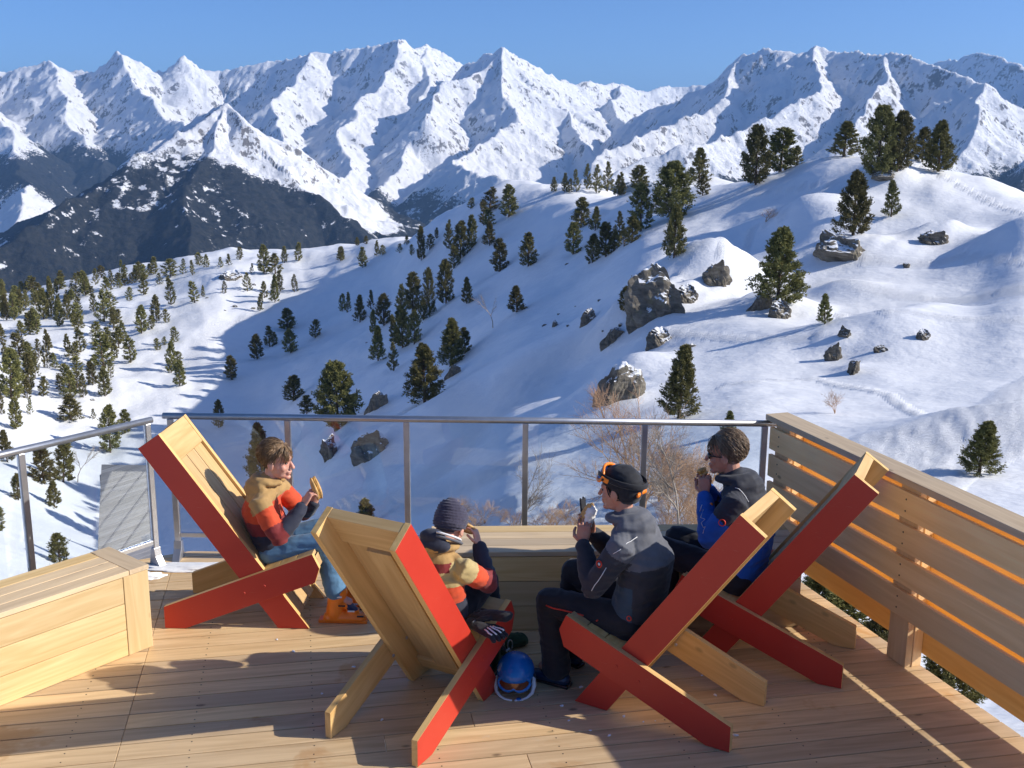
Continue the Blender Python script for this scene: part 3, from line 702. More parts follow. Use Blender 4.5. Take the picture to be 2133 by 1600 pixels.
def rock_mesh(seed, sub=5):
    bm = bmesh.new(); bmesh.ops.create_icosphere(bm, subdivisions=sub, radius=1.0)
    R = random.Random(seed); planes = []
    for i in range(22):
        n = Vector((R.gauss(0, 1), R.gauss(0, 1), R.gauss(0, .8))).normalized(); planes.append((n, R.uniform(.42, .88)))
    for v in bm.verts:
        p = v.co.copy()
        for n, d in planes:
            k = p.dot(n)-d
            if k > 0: p -= n*k
        q_ = Vector((v.co.x*1.0+v.co.z*.8, v.co.y, v.co.z*.5))
        p += v.co*0.22*mnoise.noise(v.co*1.7+Vector((seed, 0, 0)))+v.co*(0.16*(abs(mnoise.noise(q_*3.4+Vector((seed, 3, 0))))-.25)+0.04*mnoise.noise(v.co*9))
        v.co = p
    me = bpy.data.meshes.new('boulder'); bm.to_mesh(me); bm.free()
    me.materials.append(M_ROCK); return me
RK = [rock_mesh(s) for s in (1, 5, 9, 14, 20)]
for i, (px, yb, w, h, k, lb) in enumerate(ROCKS):
    p, r = on_ground(px, yb)
    if p is None: continue
    W = w/F_PX*r; H = h/F_PX*r
    o = bpy.data.objects.new('boulder', RK[k]); COL.objects.link(o)
    o.location = (p.x, p.y+W*0.25, p.z+H*0.11); o.scale = (W*.62, W*.5, H*.80); o.rotation_euler = (0, 0, 0.7*i)
    if i % 5: o.rotation_euler = (0.1*(i % 3), 0.08*(i % 4), 0)
    tag(o, lb, 'rock')
for i in range(26):   # little stones poking out of the slopes
    px, py = R_.choice([(R_.uniform(1130, 1330), R_.uniform(520, 690)), (R_.uniform(420, 560), R_.uniform(560, 660)), (R_.uniform(120, 420), R_.uniform(620, 860)), (R_.uniform(740, 900), R_.uniform(700, 790))])
    p, r = on_ground(px, py)
    if p is None: continue
    o = bpy.data.objects.new('stone', RK[i % 5]); COL.objects.link(o); s = R_.uniform(3, 7)/F_PX*r
    o.location = (p.x, p.y, p.z+.1*s); o.scale = (s, s*.8, s*.7); tag(o, 'small dark stone poking out of the snow slope', 'stone', 'small stones in the snow')
# ---------------------------------------------------------------- wood and board builder
def wood(name, light, dark, knots=0.5, rough=0.6, grey=0.0, grain=1.0, stain=0.0):
    t = NT(name); G = t.attr('grain', 'Vector'); tint = t.attr('tint')
    g1 = t.noise(t.mapping(G, (1.1, 26, 26)), 1.0, 5, 0.62, 0.6)
    g2 = t.noise(t.mapping(G, (0.5, 7, 7)), 1.0, 3, 0.55, 1.2)
    ring = t.math('SINE', t.math('MULTIPLY', t.math('ADD', t.noise(t.mapping(G, (0.55, 5.5, 5.5)), 1.0, 2, 0.5, 0.5), 0.0), 55))
    f = t.math('ADD', t.math('MULTIPLY', g1, 0.55), t.math('MULTIPLY', g2, 0.45))
    f = t.math('ADD', f, t.math('MULTIPLY', ring, 0.055*grain))
    c = t.ramp(f, [(0.30, dark), (0.66, light)])
    kd = t.voro(t.mapping(G, (2.6, 5.2, 5.2)), 1.0)
    k = t.ramp(kd, [(0.035, 1.0), (0.085, 0.0)])
    c = t.mix(t.math('MULTIPLY', k, knots), c, tuple(x*0.33 for x in dark))
    if grey:
        gm = t.ramp(t.noise(t.mapping(G, (0.8, 3, 3)), 1.3, 4, .6), [(0.4, 0.0), (0.7, 1.0)])
        c = t.mix(t.math('MULTIPLY', gm, grey), c, (0.30, 0.28, 0.25))
    if stain:
        W = t.pos(); s1 = t.ramp(t.noise(W, 1.7, 5, .62, .4), [(0.60, 0.0), (0.66, 1.0)])
        c = t.mix(t.math('MULTIPLY', s1, stain), c, tuple(x*y for x, y in zip(dark, (.95, .70, .40))))
        s2 = t.ramp(t.noise(W, 3.1, 6, .7), [(0.66, 0.0), (0.74, 1.0)]); c = t.mix(t.math('MULTIPLY', s2, .25), c, (.62, .58, .54))
    h = t.n('HueSaturation'); t.l(c, h.inputs['Color']); t.l(t.math('ADD', 0.78, t.math('MULTIPLY', tint, 0.40)), h.inputs['Value'])
    t.l(t.math('ADD', 0.9, t.math('MULTIPLY', tint, 0.15)), h.inputs['Saturation'])
    t.base(h.outputs[0], rough, 0.3); t.bump(t.math('ADD', g1, t.math('MULTIPLY', k, 0.4)), 0.35, 0.0025)
    return t.m
M_PALE = wood('pale_larch', (0.76, 0.56, 0.29), (0.60, 0.40, 0.17), 0.55)
M_CHAIR = wood('honey_pine', (0.74, 0.49, 0.21), (0.56, 0.33, 0.115), 0.4)
M_DECK = wood('deck_larch', (0.80, 0.575, 0.32), (0.56, 0.375, 0.19), 0.8, 0.5, stain=.55)
M_FENCE = wood('fence_larch', (0.93, 0.67, 0.36), (0.78, 0.53, 0.26), 0.8, 0.65, 0.06)
M_FENCEO = wood('fresh_larch', (0.86, 0.52, 0.17), (0.72, 0.38, 0.10), 0.5, 0.6)
M_TOPB = wood('weathered_larch', (0.76, 0.58, 0.36), (0.56, 0.41, 0.25), 0.7, 0.65, 0.22)
def red_mat():
    t = NT('red_laminate'); P = t.coord()
    n = t.noise(P, 2.5, 3, .5)
    c = t.mix(t.ramp(n, [(0.3, 0.0), (0.7, 1.0)]), (0.50, 0.036, 0.020), (0.56, 0.048, 0.026))
    sc_ = t.ramp(t.noise(t.mapping(P, (3, 3, 40), (0.4, 0.3, 0)), 4, 3, .7), [(0.66, 0.0), (0.72, 1.0)])
    c = t.mix(t.math('MULTIPLY', sc_, 0.28), c, (0.6, 0.25, 0.2))
    t.base(c, 0.42, 0.45); t.bump(t.noise(P, 220, 2, .5), 0.12, 0.0008)
    return t.m
M_RED = red_mat()
M_STEEL = plain('brushed_steel', (0.50, 0.50, 0.51), 0.38, 0.5, 0.85, nscale=12, namp=0.1)
M_DARK = plain('dark_metal', (0.04, 0.04, 0.045), 0.45, 0.5, 0.6)

class MB:
    def __init__(s): s.V = []; s.F = []; s.G = []; s.T = []; s.M = []
    def prism(s, poly, O, A, B, N, t, mats=(0, 0, 0), tint=None):
        """poly in (a,b) coordinates; extruded along N by t; grain runs along A. mats=(bottom, top, edges)"""
        O, A, B, N = Vector(O), Vector(A), Vector(B), Vector(N); n = len(poly); k = len(s.V)
        tint = random.random() if tint is None else tint; off = Vector((random.uniform(0, 40), random.uniform(0, 40), random.uniform(0, 40)))
        for w in (0, t):
            for a, b in poly:
                s.V.append(O+A*a+B*b+N*w); s.G.append(Vector((a, b, w))+off); s.T.append(tint)
        ar = sum(poly[i][0]*poly[(i+1) % n][1]-poly[(i+1) % n][0]*poly[i][1] for i in range(n))
        flip = (ar > 0) != (A.cross(B).dot(N) > 0)
        f0 = list(range(n)); 
        b0 = [k+i for i in reversed(f0)]; t0 = [k+n+i for i in f0]
        if flip: b0.reverse(); t0.reverse()
        s.F.append(b0); s.M.append(mats[0]); s.F.append(t0); s.M.append(mats[1])
        for i in range(n):
            j = (i+1) % n; q = [k+i, k+j, k+n+j, k+n+i]
            if flip: q.reverse()
            s.F.append(q); s.M.append(mats[2])
        return s
    def box(s, O, A, B, N, la, lb, ln, tint=None, mats=(0, 0, 0)):
        return s.prism([(0, 0), (la, 0), (la, lb), (0, lb)], O, A, B, N, ln, mats, tint)
    def build(s, name, mats, parent=None, bevel=0.0):
        me = bpy.data.meshes.new(name); me.from_pydata([tuple(v) for v in s.V], [], s.F)
        at = me.attributes.new('grain', 'FLOAT_VECTOR', 'POINT'); at.data.foreach_set('vector', np.array([tuple(g) for g in s.G], np.float32).reshape(-1))
        at = me.attributes.new('tint', 'FLOAT', 'POINT'); at.data.foreach_set('value', s.T)
        if not isinstance(mats, (list, tuple)): mats = [mats]
        for m in mats: me.materials.append(m)
        me.polygons.foreach_set('material_index', s.M); me.update()
        o = link(name, me, parent)
        if bevel:
            b = o.modifiers.new('bevel', 'BEVEL'); b.width = bevel; b.segments = 2; b.limit_method = 'ANGLE'
        return o
X, Y, Z = Vector((1, 0, 0)), Vector((0, 1, 0)), Vector((0, 0, 1))
def v3(x, y, z=0.0): return Vector((x, y, z))
def clip_poly(P, axis, lim, keep_less):
    out = []
    for i in range(len(P)):
        a, b = P[i], P[(i+1) % len(P)]; fa = (a[axis] <= lim) == keep_less; fb = (b[axis] <= lim) == keep_less
        if fa: out.append(a)
        if fa != fb:
            t = (lim-a[axis])/(b[axis]-a[axis]); out.append(tuple(a[k]+t*(b[k]-a[k]) for k in (0, 1)))
    return out

# ---------------------------------------------------------------- deck floor
FD = v3(0.306, -0.952).normalized(); FN = v3(0.952, 0.306).normalized()       # fence direction, outward normal
FP = v3(2.315, 5.926)                                                       # a point of the post's inner face
DA = math.radians(11.0); PU = v3(math.cos(DA), math.sin(DA)); PV = v3(-math.sin(DA), math.cos(DA))
c1 = FP+FN*0.115-FD*1.72; c2 = FP+FN*0.115+FD*4.6
poly = [c1, v3(-2.42, 7.60), v3(-2.75, 7.42), v3(-5.6, 3.65), v3(-5.2, 1.0), v3(c2.x, c2.y)]
pp = [(p.dot(PU), p.dot(PV)) for p in poly]
mb = MB(); w = 0.150; joint0 = v3(-2.20, 6.0).dot(PU)
v0 = min(p[1] for p in pp); vj = math.floor(v0/w)*w; row = 0
while vj < max(p[1] for p in pp):
    q = clip_poly(clip_poly(pp, 1, vj+0.0045, False), 1, vj+w-0.0045, True)
    if len(q) >= 3:
        cuts = sorted([joint0 + (0 if row % 1 == 0 else 0)] + [random.Random(row).uniform(-.9, .2)+(1.1 if row % 3 else 2.2)])
        segs = []; rest = q
        for c in cuts:
            a = clip_poly(rest, 0, c-0.0015, True) if rest else []; rest = clip_poly(rest, 0, c+0.0015, False) if rest else []
            if len(a) >= 3: segs.append(a)
        if len(rest) >= 3: segs.append(rest)
        for sgm in segs: mb.prism(sgm, (0, 0, -0.03), PU, PV, Z, 0.03)
    vj += w; row += 1
deck = mb.build('deck_floor', M_DECK, None, 0.003); tag(deck, kind='structure')
sv, sf = [], []; u0 = -5.0
while u0 < 4.5:
    vj = math.floor(v0/w)*w
    while vj < max(p[1] for p in pp):
        for dv in (.035, .115):
            c = PU*(u0+.004*math.sin(vj*40+dv*90))+PV*(vj+dv)+Z*.0006
            if (c-FP).dot(FN) < .05 and c.y < 7.35 and c.y > 3.2: tube_pts(sv, sf, c-Z*.001, c+Z*.0004, .0042, .0042, 6); sf.append(tuple(range(len(sv)-6, len(sv))))
        vj += w
    u0 += .62
so2 = link('deck_screws', mesh_from('deck_screws', sv, sf, M_DARK), deck); so2['kind'] = 'stuff'
# joists and rim under the deck
mb = MB()
for a, b in zip(poly, poly[1:]+poly[:1]):
    d = (b-a); L = d.length; d = d/L; n = Vector((-d.y, d.x, 0)); mb.box(a+Vector((0, 0, -.25)), d, Z, n*-1 if n.dot(v3(0, 4)-a) < 0 else n, L, 0.215, 0.05)
for i in range(9): mb.box(v3(-4.0+i*.75, 1.2, -.20), Y, Z, X, 6.0, 0.165, 0.05)
for x, y in ((-2.5, 7.1), (0, 7.1), (1.8, 7.1), (2.6, 4.6), (-4.2, 5), (3.0, 2.6)): mb.box(v3(x, y, -9), Z, X, Y, 8.75, .15, .15)
tag(mb.build('deck_frame', M_FENCE, None), kind='structure')

# ---------------------------------------------------------------- slatted fence
fence = empty('slatted_fence', FP); tag(fence, 'slatted larch fence with double staggered boards along the right deck edge', 'fence')
def rel(o, par): o.matrix_parent_inverse = par.matrix_world.inverted() if False else Matrix.Translation(par.location).inverted(); return o
F0 = FP-FD*1.50; FLEN = 5.6
for i, z0 in enumerate((0.912, 0.712, 0.512, 0.312)):
    mb = MB(); mb.box(F0-FN*0.029+Z*z0, FD, Z, FN, FLEN, 0.160, 0.027); rel(mb.build('inner_board', M_FENCE, fence, 0.002), fence)
for i, (z0, hh) in enumerate(((0.08, .185), (0.300, .145), (0.535, .11), (0.735, .11), (0.935, .11))):
    mb = MB(); mb.box(F0+FN*0.112+Z*z0, FD, Z, FN, FLEN, hh, 0.027); rel(mb.build('outer_board', M_FENCEO, fence, 0.002), fence)
mb = MB(); mb.box(F0-FD*0.06-FN*0.034+Z*1.108, FD, FN, Z, FLEN+.06, 0.178, 0.042); rel(mb.build('top_rail', M_TOPB, fence, 0.003), fence)
for k, s in enumerate((0.12, 1.50, 2.88, 4.26)):
    mb = MB(); mb.box(F0+FD*(s-.085)+Z*0.001, Z, FD, FN, 1.105, 0.17, 0.045); mb.box(F0+FD*(s+.03)+FN*0.047+Z*0.001, Z, FD, FN, 1.104, 0.06, 0.063)
    rel(mb.build('post', M_FENCE, fence, 0.002), fence)
    bv, bf = [], []
    for z0 in (0.912, 0.712, 0.512, 0.312):
        for zz in (.045, .115):
            c = F0+FD*s-FN*0.0305+Z*(z0+zz); tube_pts(bv, bf, c, c+FN*0.003, .0055, .0055, 8); bf.append(tuple(range(len(bv)-16, len(bv)-8)))
    rel(link('screw_heads', mesh_from('screw_heads', bv, bf, M_DARK), fence), fence)

# ---------------------------------------------------------------- steel and glass railings
def glass_mat():
    m = bpy.data.materials.new('clear_glass'); m.use_nodes = True; nt = m.node_tree; nt.nodes.remove(nt.nodes['Principled BSDF'])
    tr = nt.nodes.new('ShaderNodeBsdfTransparent'); tr.inputs[0].default_value = (0.93, 0.96, 0.975, 1)
    gl = nt.nodes.new('ShaderNodeBsdfGlossy'); gl.inputs['Roughness'].default_value = 0.01; gl.inputs[0].default_value = (.9, .95, 1, 1)
    fr = nt.nodes.new('ShaderNodeFresnel'); fr.inputs[0].default_value = 1.5
    mx = nt.nodes.new('ShaderNodeMixShader'); nt.links.new(fr.outputs[0], mx.inputs[0]); nt.links.new(tr.outputs[0], mx.inputs[1]); nt.links.new(gl.outputs[0], mx.inputs[2])
    nt.links.new(mx.outputs[0], nt.nodes['Material Output'].inputs['Surface']); return m
M_GLASS = glass_mat()
def tube_obj(name, pts, r, mat, parent=None, n=14, caps=True, smooth=True, sq=1.0):
    V, F = [], []
    pts = [Vector(p) for p in pts]; m = len(pts)
    for i, p in enumerate(pts):
        d = ((pts[min(i+1, m-1)]-p).normalized()+(p-pts[max(i-1, 0)]).normalized()).normalized() if 0 < i < m-1 else (pts[1]-pts[0] if i == 0 else pts[-1]-pts[-2]).normalized()
        a = d.cross(Z); a = (a.normalized() if a.length > 1e-4 else X); b = a.cross(d)
        rr = r[i] if isinstance(r, (list, tuple)) else r
        for k in range(n):
            t = 2*math.pi*k/n; V.append(p+a*(rr*math.cos(t))+b*(rr*sq*math.sin(t)))
    for i in range(m-1):
        for k in range(n): j = (k+1) % n; F.append((i*n+k, i*n+j, (i+1)*n+j, (i+1)*n+k))
    if caps: F.append(tuple(reversed(range(n)))); F.append(tuple(range((m-1)*n, m*n)))
    me = bpy.data.meshes.new(name); me.from_pydata([tuple(v) for v in V], [], F); me.materials.append(mat)
    me.polygons.foreach_set('use_smooth', [len(f) == 4 for f in F] if smooth else [False]*len(F))
    return link(name, me, parent)
def railing(name, pts, label, flare=None, tail=0.0, head=0.0):
    base = pts[0]; e = empty(name, base); tag(e, label, 'railing')
    d0 = (pts[-1]-pts[0]).normalized(); nrm = Vector((d0.y, -d0.x, 0))
    if nrm.y > 0: nrm = -nrm
    rel(tube_obj('top_rail', [pts[0]-d0*head+Z*1.085, pts[-1]+d0*tail+Z*1.085], 0.0235, M_STEEL, e, 20), e)
    for i, p in enumerate(pts):
        mb = MB(); mb.box(p-d0*.021-nrm*.018+Z*(-.05), Z, d0, nrm, 1.115, 0.042, 0.036); rel(mb.build('post', M_STEEL, e, 0.004), e)
        mb = MB(); mb.prism([(0, -.05), (.0, .10), (.10, .03), (.16, .018), (.16, -.018)], p+nrm*(-.0)-d0*.028+Z*-.02, Z, nrm, d0, .056); rel(mb.build('foot_bracket', M_STEEL, e, 0.003), e)
    for a, b in zip(pts[:-1], pts[1:]):
        d = (b-a); L = d.length; d = d/L
        mb = MB(); mb.box(a+d*.022-nrm*.014+Z*.165, d, Z, nrm, L-.044, .034, .028); rel(mb.build('bottom_rail', M_STEEL, e, 0.003), e)
        mb = MB(); mb.box(a+d*.024-nrm*.004+Z*.20, d, Z, nrm, L-.048, .86, .008); rel(mb.build('glass_panel', M_GLASS, e), e)
    return e
bp = [v3(-2.455, 7.47), v3(-1.61, 7.455), v3(-0.754, 7.44), v3(0.099, 7.42), v3(0.949, 7.40), v3(1.800, 7.38)]
railing('glass_railing', bp, 'straight steel railing with clear glass panels along the back deck edge', tail=.085, head=.05)
ld = v3(-.60, -.80).normalized(); l0 = v3(-2.575, 7.325)
railing('glass_railing', [l0, l0+ld*.93, l0+ld*1.86, l0+ld*2.79], 'steel railing with glass panels running down the left deck edge', head=.04, tail=.1)

# ---------------------------------------------------------------- wooden box benches
def bench(base, u, dd, length, depth, h, label, lead=0.165):
    e = empty('wooden_bench', base); tag(e, label, 'bench'); n = dd
    ph = (h-.03-.006)/3
    for i in range(3):
        mb = MB(); mb.box(base+u*lead+Z*(.004+i*ph), u, Z, n, length-lead, ph-.004, .03, ); rel(mb.build('front_board', M_PALE, e, .002), e)
    mb = MB(); mb.box(base+Z*.002-n*.003, Z, u, n, h-.035, lead-.003, .035); rel(mb.build('end_post', M_PALE, e, .002), e)
    for i in range(3):
        mb = MB(); mb.box(base+n*.036+u*.001+Z*(.004+i*ph), n, Z, u, depth-.04, ph-.004, .03); rel(mb.build('end_board', M_PALE, e, .002), e)
    tw = (depth+.012)/4
    for i in range(4):
        mb = MB(); mb.box(base+u*.125+n*(-.006+i*tw)+Z*(h-.03), u, n, Z, length-.125, tw-.005, .03); rel(mb.build('top_board', M_TOPB if i < 3 else M_PALE, e, .002), e)
    mb = MB(); mb.box(base-u*.006+n*-.006+Z*(h-.03), n, u, Z, depth+.012, .127, .03); rel(mb.build('top_end_board', M_TOPB, e, .002), e)
    mb = MB(); mb.box(base+u*.05+n*(depth-.03)+Z*.002, u, Z, n, length-.06, h-.04, .028); rel(mb.build('back_panel', M_PALE, e, .002), e)
    return e
u = v3(-.635, -.772).normalized(); bench(v3(-2.187, 6.055), u, v3(-.772, .635).normalized(), 3.1, .43, .535, 'long pale wooden box bench lit by the sun at the left edge')
bench(v3(-.50, 6.275), v3(1, .045).normalized(), v3(-.045, 1).normalized(), 2.35, .46, .535, 'wooden box bench against the back railing behind the seated people')
# a little snow swept against the deck's back corner
for sn, (cx_, cy_, sx_, sy_, lb) in enumerate([(-2.25, 7.28, .42, .08, 'thin patch of old snow along the back deck edge in the corner'), (-2.62, 7.12, .16, .07, 'small lump of snow at the foot of the corner railing post'), (-1.75, 7.38, .22, .05, 'narrow snow streak on the deck edge behind the left red chair')]):
    bm = bmesh.new(); bmesh.ops.create_icosphere(bm, subdivisions=4, radius=1)
    for v in bm.verts:
        n_ = 1+.35*mnoise.noise(v.co*1.8+Vector((sn*5, 0, 0)))+.2*mnoise.noise(v.co*5)
        v.co = Vector((v.co.x*sx_*n_, v.co.y*sy_*n_, max(-.002, v.co.z*.022*n_)))
    me = bpy.data.meshes.new('snow_patch'); bm.to_mesh(me); bm.free(); me.polygons.foreach_set('use_smooth', [True]*len(me.polygons))
    o = link('snow_patch', me, None, [M_SNOW]); o.location = (cx_, cy_, .002); tag(o, lb, 'snow')

# added plank platform in place of deck planks mirrored in the left glass
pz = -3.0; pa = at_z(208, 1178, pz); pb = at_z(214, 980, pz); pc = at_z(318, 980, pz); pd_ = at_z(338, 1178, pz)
plat = empty('reflection_planks', pa); tag(plat, 'added grey plank platform standing in for planks reflected in the left glass', 'platform')
M_GREYW = wood('reflected_plank_grey', (0.34, 0.33, 0.33), (0.20, 0.195, 0.20), 0.7, .8)  # grey of the mirrored planks, used on the added platform
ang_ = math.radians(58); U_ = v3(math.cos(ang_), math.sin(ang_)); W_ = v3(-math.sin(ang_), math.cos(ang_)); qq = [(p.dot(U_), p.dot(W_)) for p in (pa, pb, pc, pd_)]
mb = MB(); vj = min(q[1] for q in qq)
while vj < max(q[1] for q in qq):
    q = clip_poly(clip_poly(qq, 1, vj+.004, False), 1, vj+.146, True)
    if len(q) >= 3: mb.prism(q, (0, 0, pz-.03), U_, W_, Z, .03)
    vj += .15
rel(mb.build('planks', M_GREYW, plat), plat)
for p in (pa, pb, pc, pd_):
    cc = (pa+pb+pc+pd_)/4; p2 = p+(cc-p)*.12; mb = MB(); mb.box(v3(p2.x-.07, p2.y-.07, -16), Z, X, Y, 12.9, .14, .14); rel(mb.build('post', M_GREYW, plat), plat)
# ---------------------------------------------------------------- crossed-board lounge chairs
CA, CWB, CLB, CBX, CS, CWS, CHR, CLS = 0.9598, 0.1634, 1.4294, 0.7139, 0.3731, 0.1807, 0.1433, 1.0282
CT, CW = 0.036, 0.501
ub = Vector((-math.cos(CA), 0, math.sin(CA))); nb = Vector((math.sin(CA), 0, math.cos(CA)))
us = Vector((math.cos(CS), 0, math.sin(CS))); ns = Vector((-math.sin(CS), 0, math.cos(CS)))
R0 = Vector((CBX, 0, 0)); LAT = Vector((0, 1, 0))
def make_chair(label):
    e = empty('lounge_chair'); tag(e, label, 'chair', 'red sided lounge chairs')
    # back side boards: polygon in (along ub, across nb) from rear bottom point
    s0 = CWB/math.tan(CA)
    bpoly = [(0, 0), (CLB, 0), (CLB, CWB), (-s0, CWB)]
    for sg in (-1, 1):
        mb = MB(); y0 = sg*CW/2
        mb.prism(bpoly, R0+LAT*y0, ub, nb, LAT*(-sg), CT, (1, 0, 0)); mb.build('back_side', [M_CHAIR, M_RED], e, .0015)
    # seat side boards
    T0 = Vector((0, 0, CHR)); L0 = CWS
    # lower edge meets ground
    kx = (CHR-CWS*math.cos(CS))/-math.sin(CS)
    dz = CHR; 
    def ab(p): q = p-T0; return (q.dot(us), q.dot(ns))
    sB = T0-ns*CWS; kk = -sB.z/us.z; sBp = sB+us*kk
    pts = [T0, Vector((0, 0, 0.001)), sBp, T0-ns*CWS+us*(CLS-.058), T0-ns*.1024+us*(CLS+.0055), T0+us*CLS]
    spoly = [ab(p) for p in pts]
    for sg in (-1, 1):
        mb = MB(); mb.prism(spoly, T0+LAT*(sg*(CW/2+CT+.001)), us, ns, LAT*(-sg), CT, (1, 0, 0)); mb.build('seat_side', [M_CHAIR, M_RED], e, .0015)
    wi = CW/2-CT-.001
    # top cap between the back sides and the short front board under it
    mb = MB(); mb.box(R0+ub*(CLB-.205)+nb*(CWB-.060)-LAT*wi, LAT, ub, nb, 2*wi, .2035, .057); mb.build('head_board', M_CHAIR, e, .0015)
    mb = MB(); mb.box(R0+ub*.10+nb*(CWB-.068)-LAT*.075, ub, LAT, nb, CLB-.33, .15, .027); mb.build('back_spine', M_CHAIR, e, .0015)
    sw = 2*wi/3
    for i in range(3):
        mb = MB(); mb.box(R0+ub*(-.02)+nb*(CWB-.040)+LAT*(-wi+i*sw+.004), ub, LAT, nb, CLB-.187, sw-.008, .022); mb.build('back_slat', M_CHAIR, e, .0015)
    for a in (.0,):
        mb = MB(); mb.box(R0+ub*a+nb*(CWB-.062)-LAT*wi, LAT, ub, nb, 2*wi, .098, .021); mb.build('back_batten', M_CHAIR, e, .0015)
    # seat boards between the seat sides
    wi2 = CW/2-.0005; tf = CLS; n = 3; bw = .116
    for i in range(n):
        mb = MB(); mb.box(T0+us*(tf-.002-(i+1)*bw)-ns*.026-LAT*wi2, LAT, us, ns, 2*wi2, bw-.006, .024); mb.build('seat_board', M_CHAIR, e, .0015)
    mb = MB(); mb.box(T0+us*(tf+.0)-ns*.098-LAT*wi2, LAT, ns, us, 2*wi2, .070, .003+.0); mb.build('seat_front', M_CHAIR, e)
    for sg in (-1, 1):
        for (a, b) in ((.52, -.09), (.66, -.09)):
            V, F = [], []; c = T0+us*a+ns*b+LAT*(sg*(CW/2+CT+.001)); tube_pts(V, F, c, c+LAT*sg*.003, .0095, .008, 12); F.append(tuple(range(12, 24)) if sg > 0 else tuple(reversed(range(12, 24))))
            link('bolt', mesh_from('bolt', V, F, M_RED), e)
            V, F = [], []; c = T0+us*a+ns*b+LAT*(sg*(CW/2-CT-.001)); tube_pts(V, F, c, c-LAT*sg*.006, .011, .009, 6); F.append(tuple(range(6, 12)))
            link('nut', mesh_from('nut', V, F, M_STEEL), e)
    return e
def copy_tree(o, parent=None):
    c = o.copy(); COL.objects.link(c)
    if parent is not None: c.parent = parent
    for ch in list(o.children): copy_tree(ch, c)
    return c
POSES = [(-2.1794, 6.5846, -0.0366, 'red lounge chair on the left holding the boy in the tan and red jacket'),
         (-0.7060, 4.9075, 1.0715, 'lounge chair with its wooden back to the viewer, seating the child in the woolly hat'),
         (1.2709, 5.1670, 2.594, 'red lounge chair in which the woman with orange ski goggles sits'),
         (2.0101, 5.8446, 2.7057, 'red lounge chair nearest the slatted fence, holding the man in sunglasses')]
proto_chair = make_chair(POSES[0][3])
CHAIRS = []
for i, (x, y, a, lb) in enumerate(POSES):
    c = proto_chair if i == 0 else copy_tree(proto_chair)
    c.location = (x, y, 0.003); c.rotation_euler = (0, 0, a); c['label'] = lb; CHAIRS.append(c)
def chair_pt(i, xx, lat, z):
    """a point given in chair i's own frame (forward, left, up)"""
    x, y, a, _ = POSES[i]; return Vector((x+xx*math.cos(a)-lat*math.sin(a), y+xx*math.sin(a)+lat*math.cos(a), z))
# ---------------------------------------------------------------- people
def ell_loft(V, F, nodes, lat=(0, 1, 0), n=14, round_ends=True):
    """nodes: (point, r_lat, r_other). One closed tube with elliptical sections."""
    lat = Vector(lat); P = [Vector(p) for p, _, _ in nodes]; A = [a for _, a, _ in nodes]; B = [b for _, _, b in nodes]
    if round_ends:
        d0 = (P[0]-P[1]).normalized(); d1 = (P[-1]-P[-2]).normalized()
        m0 = min(A[0], B[0]); m1 = min(A[-1], B[-1])
        P = [P[0]+d0*m0*.95, P[0]+d0*m0*.6]+P+[P[-1]+d1*m1*.6, P[-1]+d1*m1*.95]
        A = [A[0]*.3, A[0]*.8]+A+[A[-1]*.8, A[-1]*.3]; B = [B[0]*.3, B[0]*.8]+B+[B[-1]*.8, B[-1]*.3]
    k0 = len(V); m = len(P); pl = None
    for i in range(m):
        d = (P[min(i+1, m-1)]-P[max(i-1, 0)]).normalized()
        a = lat-d*lat.dot(d)
        if a.length < 0.15: a = (pl or d.orthogonal()); a = a-d*a.dot(d)
        a.normalize(); b = d.cross(a); pl = a
        for k in range(n):
            t = 2*math.pi*k/n; V.append(P[i]+a*(A[i]*math.cos(t))+b*(B[i]*math.sin(t)))
    for i in range(m-1):
        for k in range(n):
            j = (k+1) % n; F.append((k0+i*n+k, k0+i*n+j, k0+(i+1)*n+j, k0+(i+1)*n+k))
    F.append(tuple(k0+k for k in reversed(range(n)))); F.append(tuple(k0+(m-1)*n+k for k in range(n)))
def ell(V, F, c, r, M=None, n=16):
    c = Vector(c); k0 = len(V); rings = n//2
    for i in range(rings+1):
        ph = math.pi*i/rings
        for k in range(n):
            t = 2*math.pi*k/n; p = Vector((r[0]*math.sin(ph)*math.cos(t), r[1]*math.sin(ph)*math.sin(t), r[2]*math.cos(ph)))
            V.append(c+(M @ p if M is not None else p))
    for i in range(rings):
        for k in range(n):
            j = (k+1) % n; F.append((k0+i*n+k, k0+(i+1)*n+k, k0+(i+1)*n+j, k0+i*n+j))
def remeshed(name, V, F, voxel, smooth=2, wrinkle=None):
    me = bpy.data.meshes.new('tmp'); me.from_pydata([tuple(v) for v in V], [], F)
    bm = bmesh.new(); bm.from_mesh(me); bmesh.ops.remove_doubles(bm, verts=bm.verts, dist=1e-5); bmesh.ops.recalc_face_normals(bm, faces=bm.faces); bm.to_mesh(me); bm.free()
    o = bpy.data.objects.new('tmp', me); COL.objects.link(o)
    m = o.modifiers.new('r', 'REMESH'); m.mode = 'VOXEL'; m.voxel_size = voxel; m.use_smooth_shade = True
    if smooth:
        s = o.modifiers.new('s', 'SMOOTH'); s.iterations = smooth; s.factor = 0.6
    dg = bpy.context.evaluated_depsgraph_get(); ev = o.evaluated_get(dg)
    out = bpy.data.meshes.new_from_object(ev, depsgraph=dg); out.name = name
    bpy.data.objects.remove(o); bpy.data.meshes.remove(me)
    if wrinkle:
        nv = len(out.vertices); nr = [v.normal.copy() for v in out.vertices]
        for v, nn in zip(out.vertices, nr): v.co += nn*wrinkle(v.co)
    out.polygons.foreach_set('use_smooth', [True]*len(out.polygons)); out.update()
    return out
def paint(me, mats, rule):
    for m in mats: me.materials.append(m)
    me.polygons.foreach_set('material_index', [rule(p.center) for p in me.polygons]); me.update()
